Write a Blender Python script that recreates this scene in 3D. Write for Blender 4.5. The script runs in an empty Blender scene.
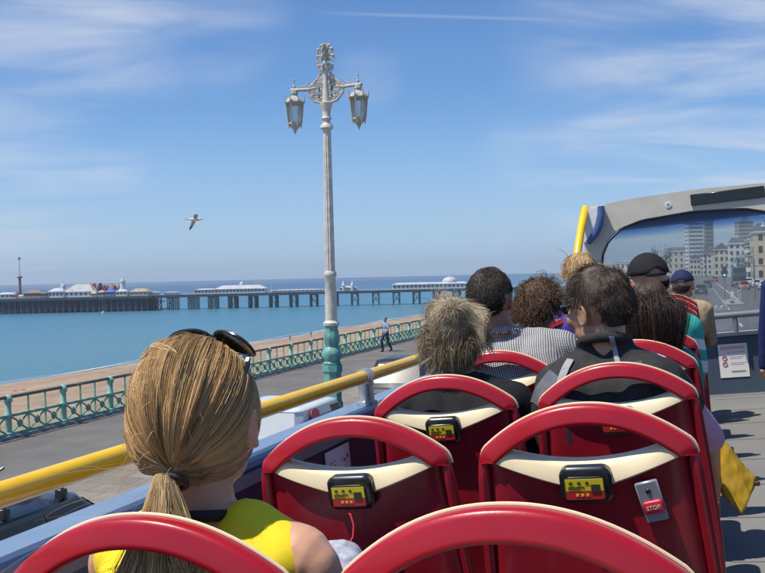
import bpy, math, random
import numpy as np
from mathutils import Vector, Matrix, noise

random.seed(7)
rng = np.random.default_rng(11)
S = bpy.context.scene
C = S.collection
R = math.radians
V = Vector

# ------------------------------------------------------------------ camera
EYE = V((0, 0, 3.8))
F = 960.0
PSI, PITCH, ROLL = math.atan(315.5 / F), math.atan(10.7 / F), 0.0227
_r = V((math.cos(PSI), math.sin(PSI), 0)); _f = V((-math.sin(PSI), math.cos(PSI), 0)); _u = V((0, 0, 1))
_f2 = _f * math.cos(PITCH) - _u * math.sin(PITCH)
_u2 = _u * math.cos(PITCH) + _f * math.sin(PITCH)
CR = _r * math.cos(ROLL) - _u2 * math.sin(ROLL)
CU = _u2 * math.cos(ROLL) + _r * math.sin(ROLL)
cam = bpy.data.cameras.new('camera'); co = bpy.data.objects.new('camera', cam); C.objects.link(co)
M = Matrix((CR, CU, -_f2)).transposed().to_4x4(); M.translation = EYE
co.matrix_world = M
cam.sensor_width = 36; cam.lens = F / 765 * 36; cam.clip_end = 60000; cam.clip_start = 0.05
S.camera = co

def at(px, py, Y=None, d=None, Z=None, X=None):
    """a point of the place: the sight line through a measured spot of the photograph, at a known distance"""
    v = _f2 + CR * ((px - 382.5) / F) - CU * ((py - 286.5) / F)
    if d is not None: k = d
    elif Y is not None: k = Y / v.y
    elif X is not None: k = X / v.x
    else: k = (Z - EYE.z) / v.z
    return EYE + v * k

BUS = Matrix.Translation(EYE) @ Matrix.Rotation(-0.08, 4, 'Y')   # the bus leans towards the kerb
BUSI = BUS.inverted()
FLOOR = -1.31

# ------------------------------------------------------------------ materials
MATS = {}
def _nodes(name):
    m = bpy.data.materials.new(name); m.use_nodes = True
    return m, m.node_tree.nodes, m.node_tree.links, m.node_tree.nodes['Principled BSDF']

def mat(name, col, rough=.5, metal=0, var=.12, scale=8, bump=0, bscale=60, coat=0, spec=.5, emit=None, estr=1, sss=0, detail=4, coords='Object', rvar=0.0, stretch=None):
    if name in MATS: return MATS[name]
    m, N, L, b = _nodes(name)
    tc = N.new('ShaderNodeTexCoord')
    src = tc.outputs[coords]
    if stretch:
        mp = N.new('ShaderNodeMapping'); mp.inputs['Scale'].default_value = stretch
        L.new(src, mp.inputs[0]); src = mp.outputs[0]
    c = (*col, 1)
    b.inputs['Base Color'].default_value = c
    if var or rvar:
        n = N.new('ShaderNodeTexNoise'); n.inputs['Scale'].default_value = scale; n.inputs['Detail'].default_value = detail
        L.new(src, n.inputs['Vector'])
    if var:
        rp = N.new('ShaderNodeValToRGB')
        rp.color_ramp.elements[0].position = .3; rp.color_ramp.elements[1].position = .7
        rp.color_ramp.elements[0].color = (*[x * (1 - var) for x in col], 1)
        rp.color_ramp.elements[1].color = (*[min(1, x * (1 + var)) for x in col], 1)
        L.new(n.outputs[0], rp.inputs[0]); L.new(rp.outputs[0], b.inputs['Base Color'])
    b.inputs['Roughness'].default_value = rough
    if rvar:
        mr = N.new('ShaderNodeMapRange'); mr.inputs[3].default_value = max(.03, rough - rvar); mr.inputs[4].default_value = rough + rvar
        L.new(n.outputs[0], mr.inputs[0]); L.new(mr.outputs[0], b.inputs['Roughness'])
    b.inputs['Metallic'].default_value = metal
    b.inputs['Coat Weight'].default_value = coat
    b.inputs['Coat Roughness'].default_value = .08
    b.inputs['Specular IOR Level'].default_value = spec
    if sss:
        b.inputs['Subsurface Weight'].default_value = sss
        b.inputs['Subsurface Radius'].default_value = (1, .35, .2); b.inputs['Subsurface Scale'].default_value = .008
    if bump:
        n2 = N.new('ShaderNodeTexNoise'); n2.inputs['Scale'].default_value = bscale; n2.inputs['Detail'].default_value = 5
        L.new(src, n2.inputs['Vector'])
        bp = N.new('ShaderNodeBump'); bp.inputs['Strength'].default_value = bump; bp.inputs['Distance'].default_value = .02
        L.new(n2.outputs[0], bp.inputs['Height']); L.new(bp.outputs[0], b.inputs['Normal'])
    if emit:
        b.inputs['Emission Color'].default_value = (*emit, 1); b.inputs['Emission Strength'].default_value = estr
    MATS[name] = m
    return m

# ------------------------------------------------------------------ mesh builder
class MB:
    def __init__(s): s.v = []; s.f = []
    def add(s, vs, fs):
        k = len(s.v); s.v += [tuple(p) for p in vs]; s.f += [tuple(i + k for i in q) for q in fs]
        return s
    def box(s, lo, hi, mtx=None, bev=0):
        (a, b, c), (d, e, g) = lo, hi
        if bev:
            # chamfered box
            vs = []
            for x, sx in ((a, 1), (d, -1)):
                for y, sy in ((b, 1), (e, -1)):
                    for z, sz in ((c, 1), (g, -1)):
                        vs += [(x, y + sy * bev, z + sz * bev), (x + sx * bev, y, z + sz * bev), (x + sx * bev, y + sy * bev, z)]
            return s.hull(vs, mtx)
        vs = [(a, b, c), (d, b, c), (d, e, c), (a, e, c), (a, b, g), (d, b, g), (d, e, g), (a, e, g)]
        if mtx: vs = [mtx @ V(p) for p in vs]
        return s.add(vs, [(0, 3, 2, 1), (4, 5, 6, 7), (0, 1, 5, 4), (1, 2, 6, 5), (2, 3, 7, 6), (3, 0, 4, 7)])
    def hull(s, vs, mtx=None):
        import bmesh
        bm = bmesh.new()
        for p in vs: bm.verts.new(mtx @ V(p) if mtx else p)
        bmesh.ops.convex_hull(bm, input=bm.verts)
        bmesh.ops.dissolve_limit(bm, angle_limit=.01, verts=bm.verts, edges=bm.edges)
        bm.verts.index_update()
        idx = {v: i for i, v in enumerate(bm.verts)}
        s.add([v.co[:] for v in bm.verts], [[idx[v] for v in f.verts] for f in bm.faces]); bm.free()
        return s
    def loft(s, rings, close=True, caps=True):
        n = len(rings[0]); k = len(s.v)
        for r in rings: s.v += [tuple(p) for p in r]
        for i in range(len(rings) - 1):
            for j in range(n if close else n - 1):
                a = k + i * n + j; b = k + i * n + (j + 1) % n
                s.f.append((a, b, b + n, a + n))
        if caps and close:
            s.f.append(tuple(k + j for j in range(n))[::-1]); s.f.append(tuple(k + (len(rings) - 1) * n + j for j in range(n)))
        return s
    def tube(s, pts, r, n=10, caps=True):
        pts = [V(p) for p in pts]; rings = []
        rs = r if isinstance(r, (list, tuple)) else [r] * len(pts)
        ref = None
        for i, p in enumerate(pts):
            t = (pts[min(i + 1, len(pts) - 1)] - pts[max(i - 1, 0)]).normalized()
            if ref is None: ref = V((0, 0, 1)) if abs(t.z) < .9 else V((1, 0, 0))
            a = (ref - t * ref.dot(t)).normalized(); b = t.cross(a); ref = a
            rings.append([p + (a * math.cos(q) + b * math.sin(q)) * rs[i] for q in [j * 2 * math.pi / n for j in range(n)]])
        return s.loft(rings, caps=caps)
    def cyl(s, p0, p1, r0, r1=None, n=12): return s.tube([p0, p1], [r0, r0 if r1 is None else r1], n)
    def lathe(s, prof, c=(0, 0, 0), n=20, lobes=0, amp=0, sq=0):
        rings = []
        for (r, z) in prof:
            ring = []
            for j in range(n):
                a = 2 * math.pi * j / n
                q = r * (1 + amp * math.cos(lobes * a)) if lobes else r
                ring.append((c[0] + q * math.cos(a), c[1] + q * math.sin(a), c[2] + z))
            rings.append(ring)
        return s.loft(rings)
    def ell(s, c, rad, n=16, m=10, mtx=None):
        vs = []; c = V(c)
        for i in range(1, m):
            th = math.pi * i / m
            for j in range(n):
                a = 2 * math.pi * j / n
                p = V((rad[0] * math.sin(th) * math.cos(a), rad[1] * math.sin(th) * math.sin(a), rad[2] * math.cos(th)))
                vs.append(c + (mtx @ p if mtx else p))
        t = V((0, 0, rad[2])); t = mtx @ t if mtx else t
        vs += [c + t, c - t]
        fs = []
        for i in range(m - 2):
            for j in range(n):
                a = i * n + j; b = i * n + (j + 1) % n
                fs.append((a, a + n, b + n, b))
        T = len(vs) - 2
        for j in range(n):
            fs.append((T, j, (j + 1) % n)); fs.append((T + 1, (m - 2) * n + (j + 1) % n, (m - 2) * n + j))
        return s.add(vs, fs)
    def cap(s, p0, p1, r0, r1=None, n=12):
        """tapered capsule"""
        r1 = r0 if r1 is None else r1
        p0, p1 = V(p0), V(p1); d = p1 - p0
        if d.length < 1e-6: return s.ell(p0, (r0, r0, r0), n)
        t = d.normalized(); pts = []; rs = []
        for k in range(4):
            q = k / 4 * math.pi / 2
            pts.append(p0 - t * (r0 * math.cos(q))); rs.append(max(r0 * math.sin(q), r0 * .05))
        pts += [p0, p1]; rs += [r0, r1]
        for k in range(1, 5):
            q = k / 4 * math.pi / 2
            pts.append(p1 + t * (r1 * math.sin(q))); rs.append(max(r1 * math.cos(q), r1 * .05))
        return s.tube(pts, rs, n)
    def prism(s, poly, axis='Y', a=0, b=1, mtx=None):
        """polygon (2d) extruded along an axis from a to b"""
        def P(u, v, w):
            p = {'Y': (u, w, v), 'X': (w, u, v), 'Z': (u, v, w)}[axis]
            return mtx @ V(p) if mtx else p
        n = len(poly)
        vs = [P(u, v, a) for u, v in poly] + [P(u, v, b) for u, v in poly]
        fs = [tuple(range(n)), tuple(range(2 * n - 1, n - 1, -1))] + [(i, i + n, (i + 1) % n + n, (i + 1) % n) for i in range(n)]
        return s.add(vs, fs)
    def mesh(s, name):
        me = bpy.data.meshes.new(name); me.from_pydata(s.v, [], s.f)
        import bmesh
        bm = bmesh.new(); bm.from_mesh(me); bmesh.ops.recalc_face_normals(bm, faces=bm.faces); bm.to_mesh(me); bm.free()
        return me
    def build(s, name, m=None, parent=None, smooth=True, angle=40, bevel=0, seg=2):
        me = s.mesh(name)
        o = bpy.data.objects.new(name, me); C.objects.link(o)
        if m: me.materials.append(m)
        if parent: o.parent = parent
        if bevel:
            bv = o.modifiers.new('bevel', 'BEVEL'); bv.width = bevel; bv.segments = seg; bv.limit_method = 'ANGLE'; bv.angle_limit = R(35)
            bv.harden_normals = False
        if smooth: shade(me, angle)
        return o

def shade(me, angle=40):
    me.polygons.foreach_set('use_smooth', [True] * len(me.polygons))
    try: me.set_sharp_from_angle(angle=R(angle))
    except Exception: pass

def tag(o, label=None, cat=None, group=None, kind=None):
    if label: o['label'] = label
    if cat: o['category'] = cat
    if group: o['group'] = group
    if kind: o['kind'] = kind
    return o

def thing(name, label, cat, mtx=None, group=None):
    o = bpy.data.objects.new(name, None); C.objects.link(o)
    o.empty_display_size = .1
    if mtx is not None: o.matrix_world = mtx
    return tag(o, label, cat, group)

def copy_tree(o, parent=None, mtx=None, label=None, cat_children=True):
    c = o.copy(); C.objects.link(c)
    if parent: c.parent = parent
    for ch in list(o.children): copy_tree(ch, c)
    if mtx is not None: c.matrix_world = mtx
    if label: c['label'] = label
    return c

def T(x, y, z): return Matrix.Translation((x, y, z))
def RZ(a): return Matrix.Rotation(a, 4, 'Z')

def remesh(mb, voxel, smooth=4, name='body', fold=0, fscale=9, seed=0, clip=None):
    me = mb.mesh('tmp'); o = bpy.data.objects.new('tmp', me); tmps = bpy.data.scenes.new('tmp'); tmps.collection.objects.link(o)
    r = o.modifiers.new('r', 'REMESH'); r.mode = 'VOXEL'; r.voxel_size = voxel; r.use_smooth_shade = True
    if smooth:
        sm = o.modifiers.new('s', 'SMOOTH'); sm.factor = .5; sm.iterations = smooth
    with bpy.context.temp_override(scene=tmps, view_layer=tmps.view_layers[0]):
        dg = bpy.context.evaluated_depsgraph_get()
    out = bpy.data.meshes.new_from_object(o.evaluated_get(dg))
    bpy.data.objects.remove(o); bpy.data.meshes.remove(me); bpy.data.scenes.remove(tmps)
    out.name = name
    if fold:
        off = V((seed * 3.1, seed * 1.7, seed))
        n_ = len(out.vertices); co_ = np.empty(n_ * 3, np.float32); no_ = np.empty(n_ * 3, np.float32)
        out.vertices.foreach_get('co', co_); out.vertex_normals.foreach_get('vector', no_)
        am = np.empty(n_, np.float32)
        for i, p in enumerate(co_.reshape(-1, 3).tolist()):
            q = V((p[0] * 1.3, p[1] * 1.3, p[2] * .7)) * fscale + off
            w = noise.noise(q) + .5 * noise.noise(q * 2.3)
            w2 = 1 - abs(noise.noise(q * .8 + V((9, 2, 4)))) * 2.2
            am[i] = fold * (w * .8 + max(w2, -.4) * .55)
        out.vertices.foreach_set('co', (co_.reshape(-1, 3) + no_.reshape(-1, 3) * am[:, None]).ravel())
        out.update()
    out.polygons.foreach_set('use_smooth', [True] * len(out.polygons))
    return out

def link_mesh(me, name, m, parent):
    o = bpy.data.objects.new(name, me); C.objects.link(o); me.materials.append(m) if not me.materials else None
    if parent: o.parent = parent
    return o

def text_mesh(txt, size, m, parent, mtx, name='lettering', depth=.001):
    cu = bpy.data.curves.new('t', 'FONT'); cu.body = txt; cu.size = size; cu.align_x = 'CENTER'; cu.align_y = 'CENTER'; cu.extrude = depth
    o = bpy.data.objects.new('t', cu); C.objects.link(o)
    me = bpy.data.meshes.new_from_object(o.evaluated_get(bpy.context.evaluated_depsgraph_get()))
    bpy.data.objects.remove(o); bpy.data.curves.remove(cu)
    me.materials.clear(); me.materials.append(m)
    ob = bpy.data.objects.new(name, me); C.objects.link(ob); ob.parent = parent; ob.matrix_local = mtx
    return ob

def sheet(name, poly, z, m, kind='structure'):
    me = bpy.data.meshes.new(name); me.from_pydata([(x, y, z) for x, y in poly], [], [tuple(range(len(poly)))])
    me.materials.append(m); o = bpy.data.objects.new(name, me); C.objects.link(o)
    if kind: o['kind'] = kind
    return o
# ------------------------------------------------------------------ light, sky
SUN_EL = R(62); SUN_FWD = R(-40)            # from the sea side (left), slightly ahead
SUN = V((-math.cos(SUN_EL) * math.cos(SUN_FWD), math.cos(SUN_EL) * math.sin(SUN_FWD), math.sin(SUN_EL)))
sl = bpy.data.lights.new('sun', 'SUN'); sl.energy = 4.6; sl.angle = R(.53); sl.color = (1, .93, .81)
so = bpy.data.objects.new('sun', sl); C.objects.link(so)
so.rotation_euler = SUN.to_track_quat('Z', 'Y').to_euler()

W = bpy.data.worlds.new('World'); S.world = W; W.use_nodes = True
N, L = W.node_tree.nodes, W.node_tree.links
bg = N['Background']; bg.inputs[1].default_value = .1
sky = N.new('ShaderNodeTexSky'); sky.sky_type = 'NISHITA'; sky.sun_disc = False
sky.sun_elevation = SUN_EL; sky.sun_rotation = math.atan2(SUN.x, SUN.y)
sky.air_density = 1.0; sky.dust_density = .5; sky.ozone_density = 2.6; sky.altitude = 10
tc = N.new('ShaderNodeTexCoord')
def wn(t, **k):
    n = N.new(t)
    for a, b in k.items(): setattr(n, a, b)
    return n
def wmath(op, a, b=None, c=None):
    n = wn('ShaderNodeMath', operation=op)
    for i, x in enumerate((a, b, c)):
        if x is None: continue
        if isinstance(x, (int, float)): n.inputs[i].default_value = x
        else: L.new(x, n.inputs[i])
    return n.outputs[0]
sep = wn('ShaderNodeSeparateXYZ'); L.new(tc.outputs['Generated'], sep.inputs[0])
zz = wmath('ADD', wmath('MAXIMUM', sep.outputs[2], 0), .10)
cx = wmath('DIVIDE', sep.outputs[0], zz); cy = wmath('DIVIDE', sep.outputs[1], zz)
cq, sq = math.cos(PSI + R(9)), math.sin(PSI + R(9))
cu = wmath('ADD', wmath('MULTIPLY', cx, cq), wmath('MULTIPLY', cy, sq)); cv = wmath('SUBTRACT', wmath('MULTIPLY', cy, cq), wmath('MULTIPLY', cx, sq))
cmb = wn('ShaderNodeCombineXYZ'); L.new(cu, cmb.inputs[0]); L.new(cv, cmb.inputs[1])
mp = wn('ShaderNodeMapping'); mp.inputs['Scale'].default_value = (.5, .95, 1)
L.new(cmb.outputs[0], mp.inputs[0])
n1 = wn('ShaderNodeTexNoise'); n1.inputs['Scale'].default_value = 1.5; n1.inputs['Detail'].default_value = 6; n1.inputs['Roughness'].default_value = .54; n1.inputs['Distortion'].default_value = .5
L.new(mp.outputs[0], n1.inputs['Vector'])
def patch(px, py, width):
    d = (at(px, py, d=1) - EYE).normalized()
    dot = wn('ShaderNodeVectorMath', operation='DOT_PRODUCT'); dot.inputs[1].default_value = d
    nrm = wn('ShaderNodeVectorMath', operation='NORMALIZE'); L.new(tc.outputs['Generated'], nrm.inputs[0]); L.new(nrm.outputs[0], dot.inputs[0])
    mr = wn('ShaderNodeMapRange'); mr.interpolation_type = 'SMOOTHSTEP'
    mr.inputs[1].default_value = math.cos(R(width)); mr.inputs[2].default_value = 1
    L.new(dot.outputs['Value'], mr.inputs[0]); return mr.outputs[0]
msk = None
for (px, py, w, k) in ((745, 105, 14, 1.0), (640, 20, 9, .7), (70, -14, 9.5, .95), (200, 0, 6, .5), (780, 150, 9, .8), (100, 158, 3.5, .4), (0, 215, 5, .35), (370, 75, 2.5, .3), (540, 150, 4, .3), (-300, 60, 25, .7), (1200, 40, 30, .8)):
    p = wmath('MULTIPLY', patch(px, py, w), k)
    msk = p if msk is None else wmath('MAXIMUM', msk, p)
thr = wn('ShaderNodeMapRange'); thr.interpolation_type = 'SMOOTHSTEP'; thr.inputs[1].default_value = .34; thr.inputs[2].default_value = .72
L.new(n1.outputs[0], thr.inputs[0])
cl = wmath('MULTIPLY', wmath('MULTIPLY', thr.outputs[0], msk), .72)
# contrail: a thin great-circle band high over the sea
pa, pb = (at(325, 13, d=1) - EYE).normalized(), (at(560, 20, d=1) - EYE).normalized()
nrm = pa.cross(pb).normalized()
nz = wn('ShaderNodeVectorMath', operation='NORMALIZE'); L.new(tc.outputs['Generated'], nz.inputs[0])
dt = wn('ShaderNodeVectorMath', operation='DOT_PRODUCT'); dt.inputs[1].default_value = nrm; L.new(nz.outputs[0], dt.inputs[0])
band = wn('ShaderNodeMapRange'); band.interpolation_type = 'SMOOTHSTEP'; band.inputs[1].default_value = .0028; band.inputs[2].default_value = 0
L.new(wmath('ABSOLUTE', dt.outputs['Value']), band.inputs[0])
along = wmath('MULTIPLY', wmath('MULTIPLY', band.outputs[0], patch(440, 17, 8)), .16)
cl = wmath('ADD', cl, along)
# thin milky air low over the horizon belongs to the sky
hz = wn('ShaderNodeMapRange'); hz.interpolation_type = 'SMOOTHSTEP'; hz.inputs[1].default_value = .20; hz.inputs[2].default_value = -.01; hz.inputs[4].default_value = .55
L.new(sep.outputs[2], hz.inputs[0])
tint = wn('ShaderNodeMixRGB', blend_type='MULTIPLY'); tint.inputs[0].default_value = 1; tint.inputs[2].default_value = (.64, .90, 1.20, 1)
L.new(sky.outputs[0], tint.inputs[1])
mh = wn('ShaderNodeMixRGB'); mh.inputs[2].default_value = (4.3, 5.7, 8.2, 1)
L.new(hz.outputs[0], mh.inputs[0]); L.new(tint.outputs[0], mh.inputs[1])
mx = wn('ShaderNodeMixRGB'); mx.inputs[2].default_value = (7.2, 7.4, 7.9, 1)
L.new(cl, mx.inputs[0]); L.new(mh.outputs[0], mx.inputs[1]); L.new(mx.outputs[0], bg.inputs[0])

S.view_settings.view_transform = 'Standard'; S.view_settings.look = 'None'; S.view_settings.gamma = 1; S.view_settings.exposure = .15
S.view_settings.use_curve_mapping = False
S.render.engine = 'CYCLES'
S.cycles.max_bounces = 8; S.cycles.transparent_max_bounces = 24; S.cycles.caustics_reflective = False; S.cycles.caustics_refractive = False
try: S.cycles.use_denoising = True
except Exception: pass

# ------------------------------------------------------------------ setting
def m_ground(name, c1, c2, scale=3, speck=90, rough=.85, bump=.25, stains=0):
    m, N, L, b = _nodes(name)
    tc = N.new('ShaderNodeTexCoord')
    a = N.new('ShaderNodeTexNoise'); a.inputs['Scale'].default_value = scale; a.inputs['Detail'].default_value = 6; L.new(tc.outputs['Object'], a.inputs[0])
    s = N.new('ShaderNodeTexNoise'); s.inputs['Scale'].default_value = speck; s.inputs['Detail'].default_value = 3; L.new(tc.outputs['Object'], s.inputs[0])
    mi = N.new('ShaderNodeMath'); mi.operation = 'MULTIPLY_ADD'; mi.inputs[1].default_value = .45; L.new(s.outputs[0], mi.inputs[0])
    ml = N.new('ShaderNodeMath'); ml.operation = 'MULTIPLY'; ml.inputs[1].default_value = .55; L.new(a.outputs[0], ml.inputs[0]); L.new(ml.outputs[0], mi.inputs[2])
    rp = N.new('ShaderNodeValToRGB'); rp.color_ramp.elements[0].position = .34; rp.color_ramp.elements[1].position = .66
    rp.color_ramp.elements[0].color = (*c1, 1); rp.color_ramp.elements[1].color = (*c2, 1)
    L.new(mi.outputs[0], rp.inputs[0]); L.new(rp.outputs[0], b.inputs['Base Color'])
    b.inputs['Roughness'].default_value = rough
    bp = N.new('ShaderNodeBump'); bp.inputs['Strength'].default_value = bump; bp.inputs['Distance'].default_value = .02
    L.new(s.outputs[0], bp.inputs['Height']); L.new(bp.outputs[0], b.inputs['Normal'])
    return m
asph = m_ground('road_asphalt', (.13, .122, .11), (.2, .186, .168), .5, 60)
asph2 = m_ground('promenade_asphalt', (.125, .118, .108), (.19, .18, .165), .8, 70)
pav = m_ground('pale_paving', (.235, .205, .17), (.32, .285, .24), .8, 50)
def joints(m, w, h, col=(.12, .11, .10), rot=0):
    N, L = m.node_tree.nodes, m.node_tree.links; b = N['Principled BSDF']
    src = b.inputs['Base Color'].links[0].from_socket
    tc = N.new('ShaderNodeTexCoord'); br = N.new('ShaderNodeTexBrick'); br.inputs['Scale'].default_value = 1
    br.inputs['Brick Width'].default_value = w; br.inputs['Row Height'].default_value = h; br.inputs['Mortar Size'].default_value = .012; br.inputs['Mortar Smooth'].default_value = .3
    br.inputs['Color1'].default_value = (1, 1, 1, 1); br.inputs['Color2'].default_value = (.86, .85, .84, 1); br.inputs['Mortar'].default_value = (.45, .43, .41, 1)
    L.new(tc.outputs['Object'], br.inputs['Vector'])
    mx = N.new('ShaderNodeMixRGB'); mx.blend_type = 'MULTIPLY'; mx.inputs[0].default_value = 1; L.new(src, mx.inputs[1]); L.new(br.outputs['Color'], mx.inputs[2]); L.new(mx.outputs[0], b.inputs['Base Color'])
def patches(m, scale, amt, stretch=(1, 1, 1)):
    N, L = m.node_tree.nodes, m.node_tree.links; b = N['Principled BSDF']
    src = b.inputs['Base Color'].links[0].from_socket
    tc = N.new('ShaderNodeTexCoord'); mp = N.new('ShaderNodeMapping'); mp.inputs['Scale'].default_value = stretch; L.new(tc.outputs['Object'], mp.inputs[0])
    n = N.new('ShaderNodeTexNoise'); n.inputs['Scale'].default_value = scale; n.inputs['Detail'].default_value = 7; n.inputs['Roughness'].default_value = .65; L.new(mp.outputs[0], n.inputs[0])
    rp = N.new('ShaderNodeValToRGB'); rp.color_ramp.elements[0].position = .38; rp.color_ramp.elements[1].position = .62
    rp.color_ramp.elements[0].color = (1 - amt,) * 3 + (1,); rp.color_ramp.elements[1].color = (1, 1, 1, 1); L.new(n.outputs[0], rp.inputs[0])
    mx = N.new('ShaderNodeMixRGB'); mx.blend_type = 'MULTIPLY'; mx.inputs[0].default_value = 1; L.new(src, mx.inputs[1]); L.new(rp.outputs[0], mx.inputs[2]); L.new(mx.outputs[0], b.inputs['Base Color'])
joints(pav, .9, .6); patches(pav, .5, .22); patches(asph2, .35, .25, (1, .4, 1)); patches(asph, .4, .25, (1, .3, 1))
sand = m_ground('shingle', (.31, .215, .14), (.47, .335, .225), .35, 9, .9, .5)
patches(sand, .12, .25, (1, .25, 1)); patches(sand, 1.6, .18)
earth = m_ground('ground_far', (.19, .18, .16), (.25, .235, .2), .02, 2)
kerbm = m_ground('kerb_stone', (.3, .29, .27), (.4, .39, .36), 1, 40)
white = mat('road_paint', (.72, .72, .7), .7, var=.12, scale=6)

XP = -8.6                       # kerb of the promenade
sheet('ground', [(-15.9, -40), (4000, -40), (4000, 4000), (-15.9, 4000)], 0, earth)
sheet('road', [(XP, -40), (11.6, -40), (11.6, 900), (XP, 900)], .004, asph)
def slab(name, x0, x1, y0, y1, z0, z1, m, kind='structure'):
    o = MB().box((x0, y0, z0), (x1, y1, z1)).build(name, m, smooth=False)
    o['kind'] = kind; return o
slab('promenade', -15.9, -12.35, -40, 900, .002, .124, asph2)
slab('pavement', -12.35, XP - .16, -40, 900, .002, .124, pav)
slab('kerb', XP - .16, XP, -40, 900, .002, .13, kerbm)
slab('pavement', 11.75, 17.6, -40, 900, .002, .124, pav)
slab('kerb', 11.6, 11.75, -40, 900, .002, .13, kerbm)
mk = MB()
for i in range(40):
    y = 30 + i * 9
    mk.box((2.6, y, .006), (2.72, y + 4, .009))
for x in (-1.9, 6.2): mk.box((x, 25, .006), (x + .1, 88 if x > 0 else 420, .009))
mk.box((4.4, 118, .006), (4.55, 260, .009)); mk.box((-1.2, 94, .006), (2.2, 94.4, .009))
for i in range(7): mk.prism([(-1.1 + i * .5, 98), (-.95 + i * .5, 98), (-.6 + i * .5, 103), (-.75 + i * .5, 103)], 'Z', .006, .009)
o = mk.build('road_marking', white, smooth=False); tag(o, kind='structure')
# shingle beach falling to the water, and the lower road behind it
b = MB()
prof = [(-15.9, -11.9), (-34, -12), (-34.5, -12.2), (-60, -12.6), (-90, -12.95), (-115, -13.95), (-124, -14.6), (-155, -16.3)]
rings = []
rnd = random.Random(3)
for i in range(121):
    y = -60 + i * 8
    rings.append([(x + (.9 * math.sin(i * .55 + x) + rnd.uniform(-.5, .5) if x < -70 else 0), y, z) for x, z in prof])
b.loft(rings, close=False, caps=False)
o = b.build('beach', sand); tag(o, kind='structure')

def m_sea():
    m, N, L, b = _nodes('sea_water')
    tc = N.new('ShaderNodeTexCoord'); sep = N.new('ShaderNodeSeparateXYZ'); L.new(tc.outputs['Object'], sep.inputs[0])
    # shallow water over shingle near the shore is paler than the deep water
    mr = N.new('ShaderNodeMapRange'); mr.inputs[1].default_value = -116; mr.inputs[2].default_value = -900; mr.inputs[3].default_value = 0; mr.inputs[4].default_value = 1
    L.new(sep.outputs[0], mr.inputs[0])
    nn = N.new('ShaderNodeTexNoise'); nn.inputs['Scale'].default_value = .012; nn.inputs['Detail'].default_value = 6
    mpn = N.new('ShaderNodeMapping'); mpn.inputs['Scale'].default_value = (1, .35, 1); L.new(tc.outputs['Object'], mpn.inputs[0]); L.new(mpn.outputs[0], nn.inputs[0])
    ad = N.new('ShaderNodeMath'); ad.operation = 'MULTIPLY_ADD'; ad.inputs[1].default_value = .3; L.new(nn.outputs[0], ad.inputs[0]); L.new(mr.outputs[0], ad.inputs[2])
    sb = N.new('ShaderNodeMath'); sb.operation = 'SUBTRACT'; sb.inputs[1].default_value = .15; L.new(ad.outputs[0], sb.inputs[0])
    rp = N.new('ShaderNodeValToRGB'); e = rp.color_ramp.elements
    e[0].position = 0; e[0].color = (.082, .19, .25, 1); e[1].position = 1; e[1].color = (.014, .074, .175, 1)
    k = e.new(.10); k.color = (.060, .185, .265, 1); k = e.new(.5); k.color = (.036, .135, .24, 1)
    L.new(sb.outputs[0], rp.inputs[0]); L.new(rp.outputs[0], b.inputs['Base Color'])
    b.inputs['Roughness'].default_value = .32; b.inputs['IOR'].default_value = 1.33; b.inputs['Specular IOR Level'].default_value = .22
    prev = None
    for sc, dist, st in ((.22, .9, .75), (1.1, .16, .5)):
        n = N.new('ShaderNodeTexNoise'); n.inputs['Scale'].default_value = sc; n.inputs['Detail'].default_value = 5
        mp = N.new('ShaderNodeMapping'); mp.inputs['Scale'].default_value = (1.6, .6, 1); L.new(tc.outputs['Object'], mp.inputs[0]); L.new(mp.outputs[0], n.inputs[0])
        bp = N.new('ShaderNodeBump'); bp.inputs['Strength'].default_value = st; bp.inputs['Distance'].default_value = dist
        L.new(n.outputs[0], bp.inputs['Height'])
        if prev: L.new(prev.outputs[0], bp.inputs['Normal'])
        prev = bp
    L.new(prev.outputs[0], b.inputs['Normal'])
    return m
SEA = -14.2
sheet('sea', [(-16.5, -600), (-15000, -600), (-15000, 15000), (1200, 15000), (1200, 1500), (-16.5, 900)], SEA, m_sea())
foam = mat('foam', (.75, .76, .74), .8, var=.2, scale=1)
for k in range(3):
    fm = MB(); pts = []
    rnd = random.Random(20 + k)
    x0 = -117.6 - 1.9 * k
    prev = None
    for i in range(0, 420):
        y = 20 + i * 2
        w = max(0, .55 * noise.noise(V((i * .06, k * 7, 0))) + .22) * (1.0 - .25 * k)
        x = x0 + 1.6 * noise.noise(V((i * .05, 3, k * .4)))
        cur = ((x - w, y, SEA + .05 + .002 * k), (x + w, y, SEA + .05 + .002 * k))
        if prev and w > .05: fm.add([prev[0], prev[1], cur[1], cur[0]], [(0, 1, 2, 3)])
        prev = cur
    if fm.v:
        o = fm.build('surf_foam', foam); tag(o, 'thin broken line of white surf along the shingle', 'surf', kind='stuff')

# terrace wall below the promenade
o = MB().box((-16.02, -40, -12.2), (-15.905, 900, .09)).build('retaining_wall', mat('terrace_wall', (.34, .34, .3), .8, var=.2, scale=.6), smooth=False)
tag(o, 'long pale retaining wall carrying the green promenade railing above the beach', 'wall')

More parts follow.
